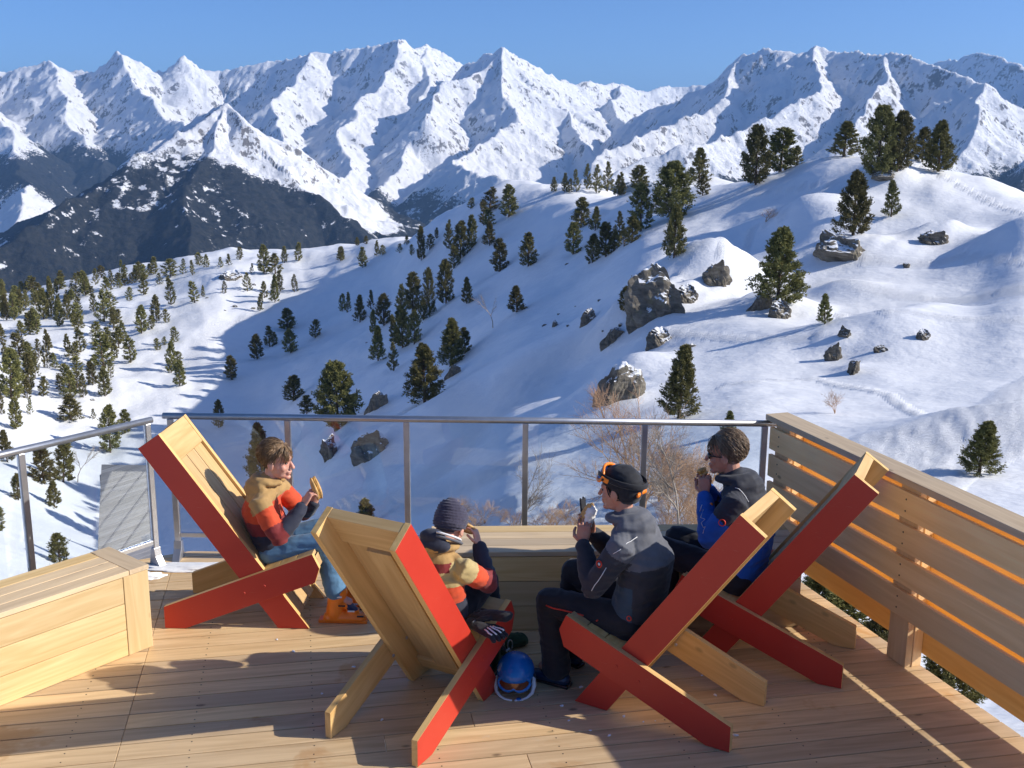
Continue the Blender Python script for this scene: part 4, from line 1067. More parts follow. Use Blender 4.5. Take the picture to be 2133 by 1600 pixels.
def fold(amp, sc, seed=0, stretch=(1, 1, 2.2)):
    def f(p):
        q = Vector((p.x*stretch[0]*sc+seed, p.y*stretch[1]*sc, p.z*stretch[2]*sc))
        a = mnoise.noise(q+Vector((mnoise.noise(q*.6)*1.5, 0, 0))); b = mnoise.noise(q*2.3+Vector((9, 0, 0)))
        return amp*((1-abs(a)*2.2)*.7+b*.4)
    return f
def seg_t(p, a, b):
    a, b = Vector(a), Vector(b); d = b-a; t = max(0, min(1, (p-a).dot(d)/d.length_squared)); return (p-a-d*t).length, t
def cloth(name, c, rough=0.75, sheen=0.15, bs=140, bump=0.35, spec=0.25):
    t = NT(name); P = t.coord(); f = t.noise(P, 9, 4, .6)
    col = t.mix(t.ramp(f, [(.3, 0.0), (.7, 1.0)]), tuple(x*.86 for x in c), tuple(min(1, x*1.12) for x in c))
    t.base(col, rough, spec); h = t.math('ADD', t.math('MULTIPLY', t.noise(P, 26, 3, .6), 1.0), t.math('MULTIPLY', t.noise(P, bs*3, 2), .08))
    t.bump(h, bump, 0.006)
    if 'Sheen Weight' in t.p.inputs: t.p.inputs['Sheen Weight'].default_value = sheen
    return t.m
def skin_mat(name, c):
    t = NT(name); P = t.coord(); f = t.noise(P, 22, 4, .6)
    t.base(t.mix(t.ramp(f, [(.35, 0.0), (.7, 1.0)]), c, (min(1, c[0]*1.08), c[1]*.8, c[2]*.75)), 0.5, 0.35)
    t.p.inputs['Subsurface Weight'].default_value = 0.12; t.p.inputs['Subsurface Radius'].default_value = (0.01, 0.004, 0.002)
    t.bump(t.noise(P, 300, 2), .1, .0006); return t.m
def hair_mat(name, a, b):
    t = NT(name); P = t.coord(); f = t.noise(t.mapping(P, (60, 60, 12)), 1, 3, .6)
    t.base(t.ramp(f, [(.3, a), (.7, b)]), 0.45, 0.4); return t.m
C_TAN = cloth('tan_fabric', (0.42, 0.26, 0.10)); C_ORG = cloth('orange_red_fabric', (0.60, 0.075, 0.025)); C_MAR = cloth('maroon_fabric', (0.22, 0.03, 0.03))
C_NAVY = cloth('navy_fabric', (0.030, 0.034, 0.055)); C_JEAN = cloth('blue_denim', (0.10, 0.21, 0.34), .8, .1, 200, .5); C_GOLD = cloth('straw_fabric', (0.50, 0.38, 0.17))
C_BLK = cloth('black_fabric', (0.016, 0.017, 0.022)); C_GREY = cloth('grey_fabric', (0.115, 0.12, 0.14)); C_TEAL = cloth('slate_blue_fabric', (0.035, 0.065, 0.10))
C_BLUE = cloth('bright_blue_fabric', (0.015, 0.11, 0.45)); C_CHAR = cloth('charcoal_fabric', (0.034, 0.036, 0.047)); C_RED = plain('red_trim', (0.75, 0.06, 0.03), .5)
C_WHITE = plain('white_trim', (0.75, 0.75, 0.76), .55); C_KNIT = cloth('plum_knit', (0.048, 0.044, 0.075), .9, .3, 90, 1.0)
C_ORB = plain('orange_plastic', (1.0, 0.24, 0.02), .3, .5, nscale=8, namp=.08); C_DNAVY = plain('navy_plastic', (0.015, 0.03, 0.09), .3, .5)
SK_B = skin_mat('fair_skin', (0.62, 0.36, 0.27)); SK_A = skin_mat('tanned_skin', (0.50, 0.27, 0.19)); M_EYE = plain('dark_eye', (0.02, 0.015, 0.012), .2, .6)
M_BREAD = plain('bread_crust', (0.62, 0.38, 0.15), .8, .2, nscale=30, namp=.35, bump=.6, bscale=60, bdist=.004)
M_FILL = plain('sandwich_filling', (0.55, 0.30, 0.06), .5, .4, nscale=60, namp=.5)
M_PAPER = plain('napkin_paper', (0.78, 0.77, 0.75), .8, .2)
M_LENS = plain('dark_lens', (0.02, 0.015, 0.02), .05, .8); M_LENSO = plain('amber_lens', (0.16, 0.05, 0.02), .04, 1.0, .3); M_LENSB = plain('blue_mirror_lens', (0.03, 0.12, 0.45), .06, 1.0, .6)
M_PBLK = plain('black_plastic', (0.012, 0.012, 0.014), .3, .5); M_PBLU = plain('blue_helmet_shell', (0.01, 0.16, 0.50), .22, .6, nscale=6, namp=.12)

def head_frame(fwd, up=(0, 0, 1)):
    f = Vector(fwd).normalized(); l = Vector(up).cross(f).normalized(); u = f.cross(l)
    return Matrix((f, l, u)).transposed()
def head_parts(V, F, c, M, s, male=False):
    def E(p, r, n=16): ell(V, F, Vector(c)+M @ (Vector(p)*s), [x*s for x in r], M, n)
    E((-.012, 0, .042), (.100, .078, .088), 20); E((.022, 0, -.02), (.070, .064, .088), 18); E((.030, 0, -.078), (.050, .048, .034))
    E((.070, 0, .022), (.026, .052, .014)); E((.084, 0, -.060), (.016, .026, .010)); E((.082, 0, -.072), (.014, .022, .010)); E((.072, 0, -.097), (.022, .024+.004*male, .017))
    for sg in (-1, 1):
        E((-.006, sg*.077, -.012), (.022, .010, .034), 12); E((.058, sg*.040, -.030), (.022, .022, .024), 12)
    q = [Vector(c)+M @ (Vector(p)*s) for p in ((.080, 0, .012), (.099, 0, -.012), (.112, 0, -.032))]
    ell_loft(V, F, [(q[0], .008*s, .010*s), (q[1], .010*s, .012*s), (q[2], .015*s, .011*s)], M @ Vector((0, 1, 0)), 10)
def hand_parts(V, F, wrist, d, palm_n, side, curl=0.6, s=1.0, spread=0.10, thumb=0.8):
    """d: wrist to knuckles, palm_n: direction the palm faces, side: +1 if the thumb lies along d x palm_n"""
    w = Vector(wrist); d = Vector(d).normalized(); n = Vector(palm_n); n = (n-d*n.dot(d)).normalized(); a = d.cross(n)*side
    L = .092*s
    ell_loft(V, F, [(w-d*.02*s, .026*s, .021*s), (w+d*.02*s, .032*s, .018*s), (w+d*.055*s, .040*s, .016*s), (w+d*L, .039*s, .013*s)], a, 12)
    for i, (off, ln, r) in enumerate(((.030, .072, .0085), (.010, .080, .0088), (-.011, .075, .0084), (-.030, .060, .0075))):
        c = curl*(1+.12*(i-1)); p = w+d*L+a*off*s-d*.006*s; dd = (d+a*spread*(1.5-i)*.6).normalized(); nodes = [(p, r*s, r*s)]; ang = c*.55
        for k, fr in enumerate((.45, .31, .24)):
            q = dd*math.cos(ang)+n*math.sin(ang); p = p+q*(ln*fr*s); nodes.append((p, r*s*(1-.07*(k+1)), r*s*(1-.08*(k+1)))); ang += c*(.85 if k == 0 else .6)
        ell_loft(V, F, nodes, a, 8)
    p = w+d*.022*s+a*.028*s; t1 = (a*.75+d*.55+n*.25*thumb).normalized(); t2 = (d*.8+a*.15+n*.6*thumb).normalized(); t3 = (d*.75-a*.15+n*.75*thumb).normalized()
    ell_loft(V, F, [(p, .014*s, .013*s), (p+t1*.030*s, .0115*s, .011*s), (p+t1*.030*s+t2*.030*s, .0100*s, .0095*s), (p+t1*.030*s+t2*.030*s+t3*.024*s, .0088*s, .008*s)], n, 8)
def strands(V, F, c, M, s, count, seed, length=.07, front=.06, low=-.02, r=.0035, rad=(.104, .084, .094), cen=(-.014, 0, .046), fall=1.0, keep=None, wild=.16):
    R = random.Random(seed)
    for i in range(count):
        while True:
            q = Vector((R.gauss(0, 1), R.gauss(0, 1), R.gauss(.25, 1))).normalized(); p = Vector((q.x*rad[0]+cen[0], q.y*rad[1]+cen[1], q.z*rad[2]+cen[2]))
            if p.z < low or (p.x > front and p.z < .075): continue
            if keep and not keep(p): continue
            break
        sw = Vector((.028, 0, .125))       # crown whorl
        flow = (p-sw*.6); flow = flow-q*flow.dot(q); flow = flow.normalized() if flow.length > 1e-3 else Vector((1, 0, 0))
        nodes = []; L = length*R.uniform(.6, 1.15); pp = p-q*.004
        for k in range(5):
            nodes.append((Vector(c)+M @ (pp*s), r*s*(1-.16*k), r*s*.6*(1-.16*k)))
            stepv = (flow+Vector((R.gauss(0, wild), R.gauss(0, wild), -.25*fall*k/4+R.gauss(0, wild*.6)))).normalized()*(L/4)
            pp = pp+stepv
            e = Vector(((pp.x-cen[0])/rad[0], (pp.y-cen[1])/rad[1], (pp.z-cen[2])/rad[2])); m = e.length
            if m < 1.0: e = e/m*(1.0+.03*R.random()); pp = Vector((e.x*rad[0]+cen[0], e.y*rad[1]+cen[1], e.z*rad[2]+cen[2]))
            elif m > 1.16 and k < 4: e = e/m*1.12; pp = Vector((e.x*rad[0]+cen[0], e.y*rad[1]+cen[1], e.z*rad[2]+cen[2]))
        ell_loft(V, F, nodes, (0, 1, 0), 5, False)
def simple(name, V, F, mat, parent, smooth=True):
    me = bpy.data.meshes.new(name); me.from_pydata([tuple(v) for v in V], [], F); me.materials.append(mat)
    me.polygons.foreach_set('use_smooth', [smooth]*len(F)); me.update()
    bm = bmesh.new(); bm.from_mesh(me); bmesh.ops.recalc_face_normals(bm, faces=bm.faces); bm.to_mesh(me); bm.free()
    return link(name, me, parent)
def V3(p): return Vector(p)
def lerp(a, b, t): return Vector(a)+(Vector(b)-Vector(a))*t

def person(i, label, J, s=1.0):
    """J: joints in the chair's own frame"""
    x, y, a, _ = POSES[i]; e = empty('person', (x, y, 0.0), a); tag(e, label, 'person')
    J = {k: (Vector(v) if isinstance(v, tuple) and not isinstance(v[0], tuple) else v) for k, v in J.items()}
    M = head_frame(J['face'], J.get('headup', (0, 0, 1))); hc = J['head']; hs = J.get('hs', 1.0)
    # body: one continuous figure, clothes go over it
    V, F = [], []; head_parts(V, F, hc, M, hs, J.get('male', False))
    nb_ = J['neck']; hp = (J['hipL']+J['hipR'])/2
    ell_loft(V, F, [(nb_-Vector((.0, 0, .03)), .055*s, .055*s), (nb_+(hc-nb_)*.35, .050*s, .050*s), (hc+M @ Vector((-.02*hs, 0, -.05*hs)), .050*s, .052*s)], (0, 1, 0), 14)
    ch = J['chest']
    ell_loft(V, F, [(hp, .125*s, .085*s), (lerp(hp, ch, .5), .115*s, .080*s), (ch, .125*s, .085*s), (nb_-Vector((0, 0, .05)), .08*s, .06*s)], (0, 1, 0), 16)
    for sd in 'LR':
        sh, el, wr = J['sh'+sd], J['el'+sd], J['wr'+sd]; hi, kn, an = J['hip'+sd], J['knee'+sd], J['ank'+sd]
        ell_loft(V, F, [(lerp(nb_, sh, .45)-Vector((0, 0, .02)), .045*s, .045*s), (sh, .046*s, .046*s), (el, .034*s, .034*s), (wr, .024*s, .024*s)], (0, 1, 0), 12)
        ell_loft(V, F, [(hi, .078*s, .078*s), (kn, .050*s, .050*s), (an, .034*s, .034*s)], (0, 1, 0), 12)
        ell_loft(V, F, [(an, .034*s, .034*s), (an+J['toe']*.09*s-Vector((0, 0, .035*s)), .034*s, .024*s)], (0, 1, 0), 10)
        hd = J['hand'+sd]; hand_parts(V, F, wr, hd[0], hd[1], hd[2], hd[3], J.get('hsz', 1.0))
    me = remeshed('body', V, F, 0.0042, 1); me.materials.append(J['skin']); link('body', me, e)
    for sg in (-1, 1):
        V, F = [], []; ell(V, F, hc+M @ (Vector((.076, sg*.031, .000))*hs), (.009*hs, .010*hs, .007*hs), M, 10); simple('eye', V, F, M_EYE, e)
    # trousers
    V, F = [], []; tw = J.get('tw', 1.0)
    ell_loft(V, F, [(J['hipL'], .095*s, .095*s), (J['hipR'], .095*s, .095*s)], (1, 0, 0), 16)
    ell_loft(V, F, [(hp, .15*s, .10*s), (hp+Vector((0, 0, .10*s)), .145*s, .10*s)], (0, 1, 0), 16)
    for sd in 'LR':
        hi, kn, an = J['hip'+sd], J['knee'+sd], J['ank'+sd]; dz = J.get('cuff', .02)
        ell_loft(V, F, [(hi, .098*s*tw, .095*s*tw), (lerp(hi, kn, .5), .084*s*tw, .082*s*tw), (kn, .070*s*tw, .070*s*tw)], (0, 1, 0), 16)
        ell_loft(V, F, [(kn, .069*s*tw, .069*s*tw), (lerp(kn, an, .35), .070*s*tw, .072*s*tw), (lerp(kn, an, .8), .068*s*tw, .070*s*tw), (an+Vector((0, 0, dz)), .070*s*tw, .074*s*tw)], (0, 1, 0), 16)
    me = remeshed('trousers', V, F, 0.008, 2, fold(.0065, 9, i*3)); paint(me, J['tmats'], J['trule']); link('trousers', me, e)
    # jacket
    V, F = [], []; w = s*J.get('jw', 1.0)
    back = J.get('hunch', Vector((-.02, 0, 0)))
    ell_loft(V, F, [(hp+Vector((.01, 0, -.01)), .175*w, .135*w), (lerp(hp, ch, .45)+back*.6, .170*w, .128*w), (ch+back, .178*w, .130*w), (lerp(ch, nb_, .62)+back*.7, .145*w, .100*w), (nb_+Vector((-.005, 0, .005)), .085*w, .078*w)], (0, 1, 0), 22)
    for sd in 'LR':
        sh, el, wr = J['sh'+sd], J['el'+sd], J['wr'+sd]
        ell_loft(V, F, [(lerp(nb_, sh, .35)-Vector((0, 0, .035*s)), .075*w, .07*w), (sh, .078*w, .074*w), (lerp(sh, el, .5), .070*w, .066*w), (el, .062*w, .060*w)], (0, 1, 0), 16)
        ell_loft(V, F, [(el, .061*w, .060*w), (lerp(el, wr, .5), .055*w, .053*w), (lerp(el, wr, .93), .043*w, .041*w)], (0, 1, 0), 16)
    # collar and hood
    c0 = nb_+Vector((0, 0, .03*s)); R_c = .080*s
    pts = []
    for k in range(0, 13):
        t = math.radians(-150+300*k/12)+math.pi; pts.append((c0+Vector((math.cos(t)*R_c*1.05, math.sin(t)*R_c, .012*math.cos(t)*-1)), .024*s, .042*s))
    ell_loft(V, F, pts, (0, 0, 1), 10, True)
    if J.get('hood', True):
        hb = nb_+Vector((-.085*s, 0, -.005*s))
        ell_loft(V, F, [(hb+Vector((.05, -.10*s, .0)), .045*s, .04*s), (hb+Vector((-.015, -.05*s, -.02)), .065*s, .05*s), (hb+Vector((-.035, 0, -.035)), .075*s, .055*s), (hb+Vector((-.015, .05*s, -.02)), .065*s, .05*s), (hb+Vector((.05, .10*s, .0)), .045*s, .04*s)], (0, 0, 1), 14)
    me = remeshed('jacket', V, F, 0.0075, 2, fold(.0075, 8, i*7+2))
    segs = [('arm'+k+sd, a_, b_, r_) for sd in 'LR' for k, a_, b_, r_ in (('U', J['sh'+sd], J['el'+sd], .070*w), ('F', J['el'+sd], J['wr'+sd], .052*w))]
    def cls(p):
        best = ('torso', 0.5, seg_t(p, hp, nb_)[0]/(.150*w)); tt = seg_t(p, hp, nb_)[1]; best = ('torso', tt, best[2])
        for nm, a_, b_, r_ in segs:
            d, t = seg_t(p, a_, b_)
            if d/r_ < best[2]: best = (nm, t, d/r_)
        return best
    paint(me, J['jmats'], lambda p: J['jrule'](p, *cls(p)[:2])); link('jacket', me, e)
    return e, M, J
def mark(name, mat, parent, pts, r, target=None):
    """a raised ribbon of trim laid on the clothes (points are snapped to the target's surface)"""
    out = []
    for p, dr in pts:
        p = Vector(p)
        if target is not None:
            ok, loc, nor, _ = target.closest_point_on_mesh(p)
            if ok: p = loc+nor*.0015
        out.append((p, r, r*.6))
    V, F = [], []; ell_loft(V, F, out, (0, 1, 0), 6, False); return simple(name, V, F, mat, parent)
def child(e, n): return [c for c in e.children if c.name.split('.')[0] == n][0]
def disc(name, mat, parent, c, nrm, r, t=.003, hole=None):
    V, F = [], []; c = Vector(c); nrm = Vector(nrm).normalized(); a = nrm.orthogonal().normalized(); b = nrm.cross(a); n = 18
    if hole is None:
        tube_pts(V, F, c, c+nrm*t, r, r*.96, n); F.append(tuple(range(n, 2*n)))
    else:
        pts = [(c+(a*math.cos(2*math.pi*k/n)+b*math.sin(2*math.pi*k/n))*(r+hole)/2, (r-hole)/2, t) for k in range(n+1)]
        ell_loft(V, F, pts, nrm, 6, False)
    return simple(name, V, F, mat, parent)

# ---- boy on the left
def jr_boy(p, k, t):
    if k == 'torso': return 0 if t > .80 or (p.z > .80 and t > .74) else 1 if t > .50 else 2 if t > .30 else 3
    if k.startswith('armU'): return 0 if t < .20 else 1 if t < .68 else 2
    return 2 if t < .10 else 3
boy = dict(head=(.683, 0, 1.035), face=(.97, -.16, -.04), hs=1.02, neck=(.630, 0, .885), chest=(.60, 0, .72), shL=(.645, .155, .805), shR=(.610, -.160, .800),
  elR=(.735, -.215, .600), wrR=(.870, -.105, .775), elL=(.80, .20, .62), wrL=(.905, .045, .745), handR=((.45, .25, .85), (.55, .45, -.25), 1, .95), handL=((.15, -.25, .95), (.1, -.9, -.2), -1, .9),
  hipL=(.665, .085, .455), hipR=(.655, -.085, .450), kneeL=(1.01, .115, .565), kneeR=(1.00, -.115, .535), ankL=(1.085, .125, .17), ankR=(1.065, -.125, .17), toe=Vector((1, 0, 0)), cuff=.04,
  skin=SK_B, tmats=[C_JEAN], trule=lambda p: 0, jmats=[C_TAN, C_ORG, C_MAR, C_NAVY], jrule=jr_boy, hsz=.92, hunch=Vector((-.03, 0, 0)))
eb, Mb, Jb = person(0, 'boy with tousled brown hair in tan, red and navy jacket and jeans', boy, .93)
def bare_hair(c, M, s, e, mat, seed, n, cut, **kw):
    V, F = [], []
    ell(V, F, Vector(c)+M @ (Vector((-.016, 0, .046))*s), (.103*s, .083*s, .093*s), M, 28)
    Mi = M.inverted()
    F = [f for f in F if all(cut((Mi @ (V[k]-Vector(c)))/s) for k in f)]
    strands(V, F, c, M, s, n, seed, **kw); return simple('hair', V, F, mat, e)
H_BRN = hair_mat('brown_hair', (0.075, 0.042, 0.020), (0.30, 0.19, 0.10)); H_GRY = hair_mat('greying_brown_hair', (0.10, 0.062, 0.036), (0.34, 0.24, 0.15)); H_BLK = hair_mat('black_hair', (0.008, 0.006, 0.006), (0.03, 0.022, 0.02))
cut_ = lambda q: (q.z > .055 or q.x < .045-(.055-q.z)*.5) and q.z > -.075+max(0, q.x)*.9
bare_hair(Jb['head'], Mb, 1.02, eb, H_BRN, 4, 560, cut_, length=.095, front=.085, low=-.035, r=.0042, fall=1.7, wild=.10, keep=lambda p: p.x < .03 or p.z > .05)
def ski_boot(parent, an, d, mat, s=1.0, name='ski_boot', buck=C_WHITE, tongue=C_DNAVY):
    d = Vector(d).normalized(); an = Vector(an); base = Vector((an.x, an.y, 0)); V, F = [], []; l = Z.cross(d)
    ell_loft(V, F, [(base+Z*.03-d*.055*s, .046*s, .036), (base+Z*.035+d*.06*s, .050*s, .040), (base+Z*.030+d*.17*s, .044*s, .030)], l, 14)
    ell_loft(V, F, [(base+Z*.05-d*.01, .052*s, .062*s), (base+Z*.14+d*.0, .050*s, .058*s), (base+Z*.21+d*.015, .056*s, .062*s)], l, 14)
    ell_loft(V, F, [(base+Z*.15+d*.04, .034*s, .03), (base+Z*.07+d*.12*s, .036*s, .03)], l, 12)
    me = remeshed(name, V, F, .006, 1); paint(me, [mat, tongue], lambda p: 1 if (p-base).dot(d) > .075 and p.z > .085 and (p-base).dot(d) < .14 else 0); o = link(name, me, parent)
    mb = MB(); mb.box(base-d*.115*s-l*.036*s+Z*.001, d, l, Z, .32*s, .072*s, .022); mb.build('boot_sole', mat, o, .004)
    for k, (f, z) in enumerate(((.03, .13), (.09, .095), (.15, .06), (.01, .19))):
        for sg in (-1, 1):
            c = base+d*f*s+Z*z+l*sg*.050*s; mb = MB(); mb.box(c-d*.006-Z*.005, d, Z, l*sg, .045*s, .010, .008); mb.build('buckle', buck if k % 2 else M_PBLK, o, .002)
    return o
for sd in 'LR': ski_boot(eb, Jb['ank'+sd], (1, 0, 0), C_ORB, .98)
# the roll he is eating
def sandwich(c, d, n, label, L=.16, w=.035, fill=M_FILL, parent=None, mat=M_BREAD, nm='sandwich'):
    V, F = [], []; c = Vector(c); d = Vector(d).normalized(); n = Vector(n).normalized(); l = d.cross(n)
    e = empty(nm, c); tag(e, label, 'sandwich')
    for sg in (-1, 1):
        V, F = [], []; nodes = []
        for k in range(7):
            t = -1+k/3; q = math.sqrt(max(.12, 1-t*t*.85)); nodes.append((d*(L/2*t)+n*(sg*.013)+l*.004*math.sin(t*3), w*q, .014*q))
        ell_loft(V, F, nodes, l, 14); o = simple('bread_half', V, F, mat, e)
    V, F = [], []; ell_loft(V, F, [(d*(L/2*t)+n*.004*math.sin(t*9), w*.98*math.sqrt(max(.1, 1-t*t*.9)), .006) for t in (-.95, -.6, -.3, 0, .3, .6, .95)], l, 14); simple('filling', V, F, fill, e)
    return e
def place_local(i, p):
    return chair_pt(i, p[0], p[1], p[2])
def dir_local(i, d):
    a = POSES[i][2]; return Vector((d[0]*math.cos(a)-d[1]*math.sin(a), d[0]*math.sin(a)+d[1]*math.cos(a), d[2]))
sandwich(place_local(0, (.945, -.055, .875)), dir_local(0, (-.28, 0, .95)), dir_local(0, (.6, .6, .2)), 'crusty roll with yellow filling in the raised hand of the boy', .145, .026)

# ---- child in the woolly hat
def jr_child(p, k, t):
    if k == 'torso': return 0 if t > .93 else 2 if t > .82 else 4 if t > .62 else 1 if t > .35 else 3
    if k.startswith('armU'): return 4 if t < .28 else 1 if t < .66 else 2
    return 2 if t < .12 else 3
kid = dict(head=(.780, 0, .960), face=(.93, .10, -.40), hs=.94, neck=(.675, 0, .865), chest=(.655, 0, .72), shL=(.665, .150, .795), shR=(.640, -.155, .795),
  elR=(.840, -.205, .650), wrR=(.925, -.095, .825), elL=(.86, .19, .66), wrL=(.94, .07, .815), handR=((.10, .35, .93), (-.1, .9, -.1), 1, .9), handL=((.10, -.35, .93), (-.1, -.9, -.1), -1, .9),
  hipL=(.710, .08, .475), hipR=(.700, -.08, .470), kneeL=(1.02, .12, .600), kneeR=(1.01, -.10, .585), ankL=(1.085, .13, .16), ankR=(1.07, -.11, .16), toe=Vector((1, 0, 0)),
  skin=SK_B, tmats=[C_BLK], trule=lambda p: 0, jmats=[C_TAN, C_ORG, C_MAR, C_NAVY, C_GOLD], jrule=jr_child, hsz=.86, hunch=Vector((-.03, 0, 0)), hood=False)
ek, Mk, Jk = person(1, 'child in plum woolly hat and straw, orange and navy jacket', kid, .90)
V, F = [], []
hc = Jk['head']
def hp_(p, s=.96): return hc+Mk @ (Vector(p)*s)
ell(V, F, hp_((-.012, 0, .050)), (.112, .092, .094), Mk, 24); ell(V, F, hp_((-.045, 0, .085)), (.07, .075, .075), Mk, 20); ell(V, F, hp_((-.02, 0, .02)), (.108, .092, .055), Mk, 20)
Mi = Mk.inverted()
me = remeshed('woolly_hat', V, F, .006, 1, lambda p: .003*math.sin((Mi @ (p-hc)).z*420)+.002*mnoise.noise(p*60)); me.materials.append(C_KNIT)
bm = bmesh.new(); bm.from_mesh(me); bmesh.ops.delete(bm, geom=[f for f in bm.faces if (Mi @ (f.calc_center_median()-hc)).z < -.012 and (Mi @ (f.calc_center_median()-hc)).x > -.05 or (Mi @ (f.calc_center_median()-hc)).z < .018 and (Mi @ (f.calc_center_median()-hc)).x > .05], context='FACES'); bm.to_mesh(me); bm.free()
link('woolly_hat', me, ek)
# dark hood bunched behind the head and the pale scarf edge
V, F = [], []
n0 = Jk['neck']
ell(V, F, n0+Vector((-.045, .02, .085)), (.050, .080, .042)); ell(V, F, n0+Vector((-.060, 0, .045)), (.055, .100, .040))
me = remeshed('hood', V, F, .007, 8, fold(.003, 9, 5)); me.materials.append(C_NAVY); link('hood', me, ek)
mark('scarf_edge', C_WHITE, ek, [(n0+Vector((.085*math.cos(t)+.02, .10*math.sin(t), .075-.05*math.cos(t))), 0) for t in [math.radians(a_) for a_ in range(-170, 11, 15)]], .011)
mark('scarf_edge', C_GREY, ek, [(n0+Vector((.090*math.cos(t)+.02, .105*math.sin(t), .055-.05*math.cos(t))), 0) for t in [math.radians(a_) for a_ in range(-170, 11, 15)]], .014)
for sd in 'LR':
    ski_boot(ek, Jk['ank'+sd], (1, 0, 0), plain('dark_green_plastic', (.015, .045, .02), .35), .85)
sandwich(place_local(1, (.935, -.01, .905)), dir_local(1, (.15, 1, .1)), dir_local(1, (.6, 0, .8)), 'half eaten bun held to the mouth of the child in the woolly hat', .11, .036)

# ---- woman with orange goggles
def jr_wom(p, k, t):
    if k == 'torso':
        if t > .80: return 0
        if t > .60 and p.x < .66: return 0
        if t < .42 and p.y > .03 and p.x > .62: return 2
        return 1
    if k.startswith('armU') and t < .12: return 0
    return 1
wom = dict(head=(.800, 0, 1.185), face=(.995, .02, -.06), hs=1.04, neck=(.745, 0, 1.020), chest=(.665, 0, .82), shL=(.690, .185, .925), shR=(.730, -.185, .930),
  elL=(.830, .225, .690), wrL=(.970, .085, .865), elR=(.90, -.20, .72), wrR=(.985, -.05, .88), handL=((.10, -.30, .95), (.3, -.9, .0), 1, .75), handR=((.05, .25, .95), (.3, .9, .0), -1, .75),
  hipL=(.680, .095, .470), hipR=(.680, -.095, .470), kneeL=(1.145, .135, .500), kneeR=(1.125, -.12, .590), ankL=(1.095, .135, .13), ankR=(1.15, -.13, .14), toe=Vector((1, 0, 0)), tw=1.12, cuff=-.03,
  skin=SK_A, tmats=[C_BLK], trule=lambda p: 0, jmats=[C_GREY, C_CHAR, C_TEAL], jrule=jr_wom, hunch=Vector((-.05, 0, 0)), jw=1.04)
ew, Mw, Jw = person(2, 'woman in grey and black jacket with orange goggles on her dark cap', wom, 1.0)
hcw = Jw['head']; Mwi = Mw.inverted(); S_ = 1.04
def wl(p): return hcw+Mw @ (Vector(p)*S_)
V, F = [], []; ell(V, F, wl((-.020, 0, .048)), (.113, .091, .094), Mw, 26); ell(V, F, wl((-.06, 0, .01)), (.075, .088, .085), Mw, 22)
me = remeshed('ski_cap', V, F, .006, 1, fold(.004, 12, 3)); me.materials.append(C_BLK)
bm = bmesh.new(); bm.from_mesh(me)
def capcut(f):
    q = (Mwi @ (f.calc_center_median()-hcw))/S_; return (q.z < .035 and q.x > .01) or q.z < -.06
bmesh.ops.delete(bm, geom=[f for f in bm.faces if capcut(f)], context='FACES'); bm.to_mesh(me); bm.free(); link('ski_cap', me, ew)
bare_hair(hcw, Mw, S_, ew, H_BLK, 9, 160, lambda q: q.x < .04 and q.z > -.10, length=.09, front=.05, low=-.05, r=.005, fall=2.6, keep=lambda p: p.z < .05 and p.x < .045)
def goggles(parent, c, M, s, frame, lens, strap, tilt=.5, rise=.075, fx=.085, name='ski_goggles'):
    Rm = M @ Matrix.Rotation(-tilt, 3, 'Y'); o = Vector(c)+M @ (Vector((fx, 0, rise))*s)
    V, F = [], []; pts = []
    for k in range(29):
        t = 2*math.pi*k/28; yy = .082*math.copysign(abs(math.cos(t))**.7, math.cos(t)); zz = .038*math.copysign(abs(math.sin(t))**.75, math.sin(t))
        if math.sin(t) < 0: zz += .016*math.exp(-(yy/.018)**2)
        pts.append((o+Rm @ (Vector((-(yy/.082)**2*.040, yy, zz))*s), .008*s, .010*s))
    ell_loft(V, F, pts, Rm @ Vector((1, 0, 0)), 8, False); g = simple(name, V, F, frame, parent)
    V, F = [], []; cols = 14
    for r_ in range(5):
        for k in range(cols+1):
            yy = -.078+.156*k/cols; h = .034*(1-abs(yy/.083)**3); zz = -h+2*h*r_/4
            if r_ == 0: zz += .014*math.exp(-(yy/.018)**2)
            V.append(o+Rm @ (Vector((-(yy/.082)**2*.040+.006, yy, zz))*s))
    for r_ in range(4):
        for k in range(cols): b_ = r_*(cols+1)+k; F.append((b_, b_+1, b_+cols+2, b_+cols+1))
    simple('lens', V, F, lens, g)
    if strap:
        V, F = [], []; pts = []
        for k in range(17):
            t = math.radians(35+290*k/16); p = Vector((.132*math.cos(t)-.022, .104*math.sin(t), rise-.02+.035*(math.cos(t)-.2)))
            pts.append((Vector(c)+M @ (p*s), .004*s, .015*s))
        ell_loft(V, F, pts, (0, 0, 1), 8, False)
        for j in range(len(V)): pass
        V2, F2 = [], []; ell_loft(V2, F2, [(p, .016*s, .004*s) for p, _, _ in pts], M @ Vector((0, 0, 1)), 8, False); simple('strap', V2, F2, strap, g)
    return g
gw = goggles(ew, hcw, Mw, S_, C_ORB, M_LENSB, C_BLK, .55, .098, .092)
mb = MB()
for sg in (-1, 1):
    q = wl((.045, sg*.101, .070)); mb = MB(); mb.box(q-Mw @ Vector((.03, 0, .014)), Mw @ Vector((1, 0, .45)).normalized(), Mw @ Vector((-.4, 0, 1)).normalized(), Mw @ Vector((0, sg, 0)), .046, .027, .006); mb.build('strap_clip', C_ORB, gw, .003)
    disc('clip_rivet', M_PBLK, gw, q+Mw @ Vector((-.004, sg*.007, .010)), Mw @ Vector((0, sg, 0)), .007)
q = wl((-.125, 0, -.005)); V, F = [], []; ell_loft(V, F, [(q+Mw @ Vector((.004*math.cos(t*3), .05*t, 0)), .014, .008) for t in (-1, -.5, 0, .5, 1)], (0, 0, 1), 8); simple('cap_label', V, F, C_ORB, ew)
jk = child(ew, 'jacket')
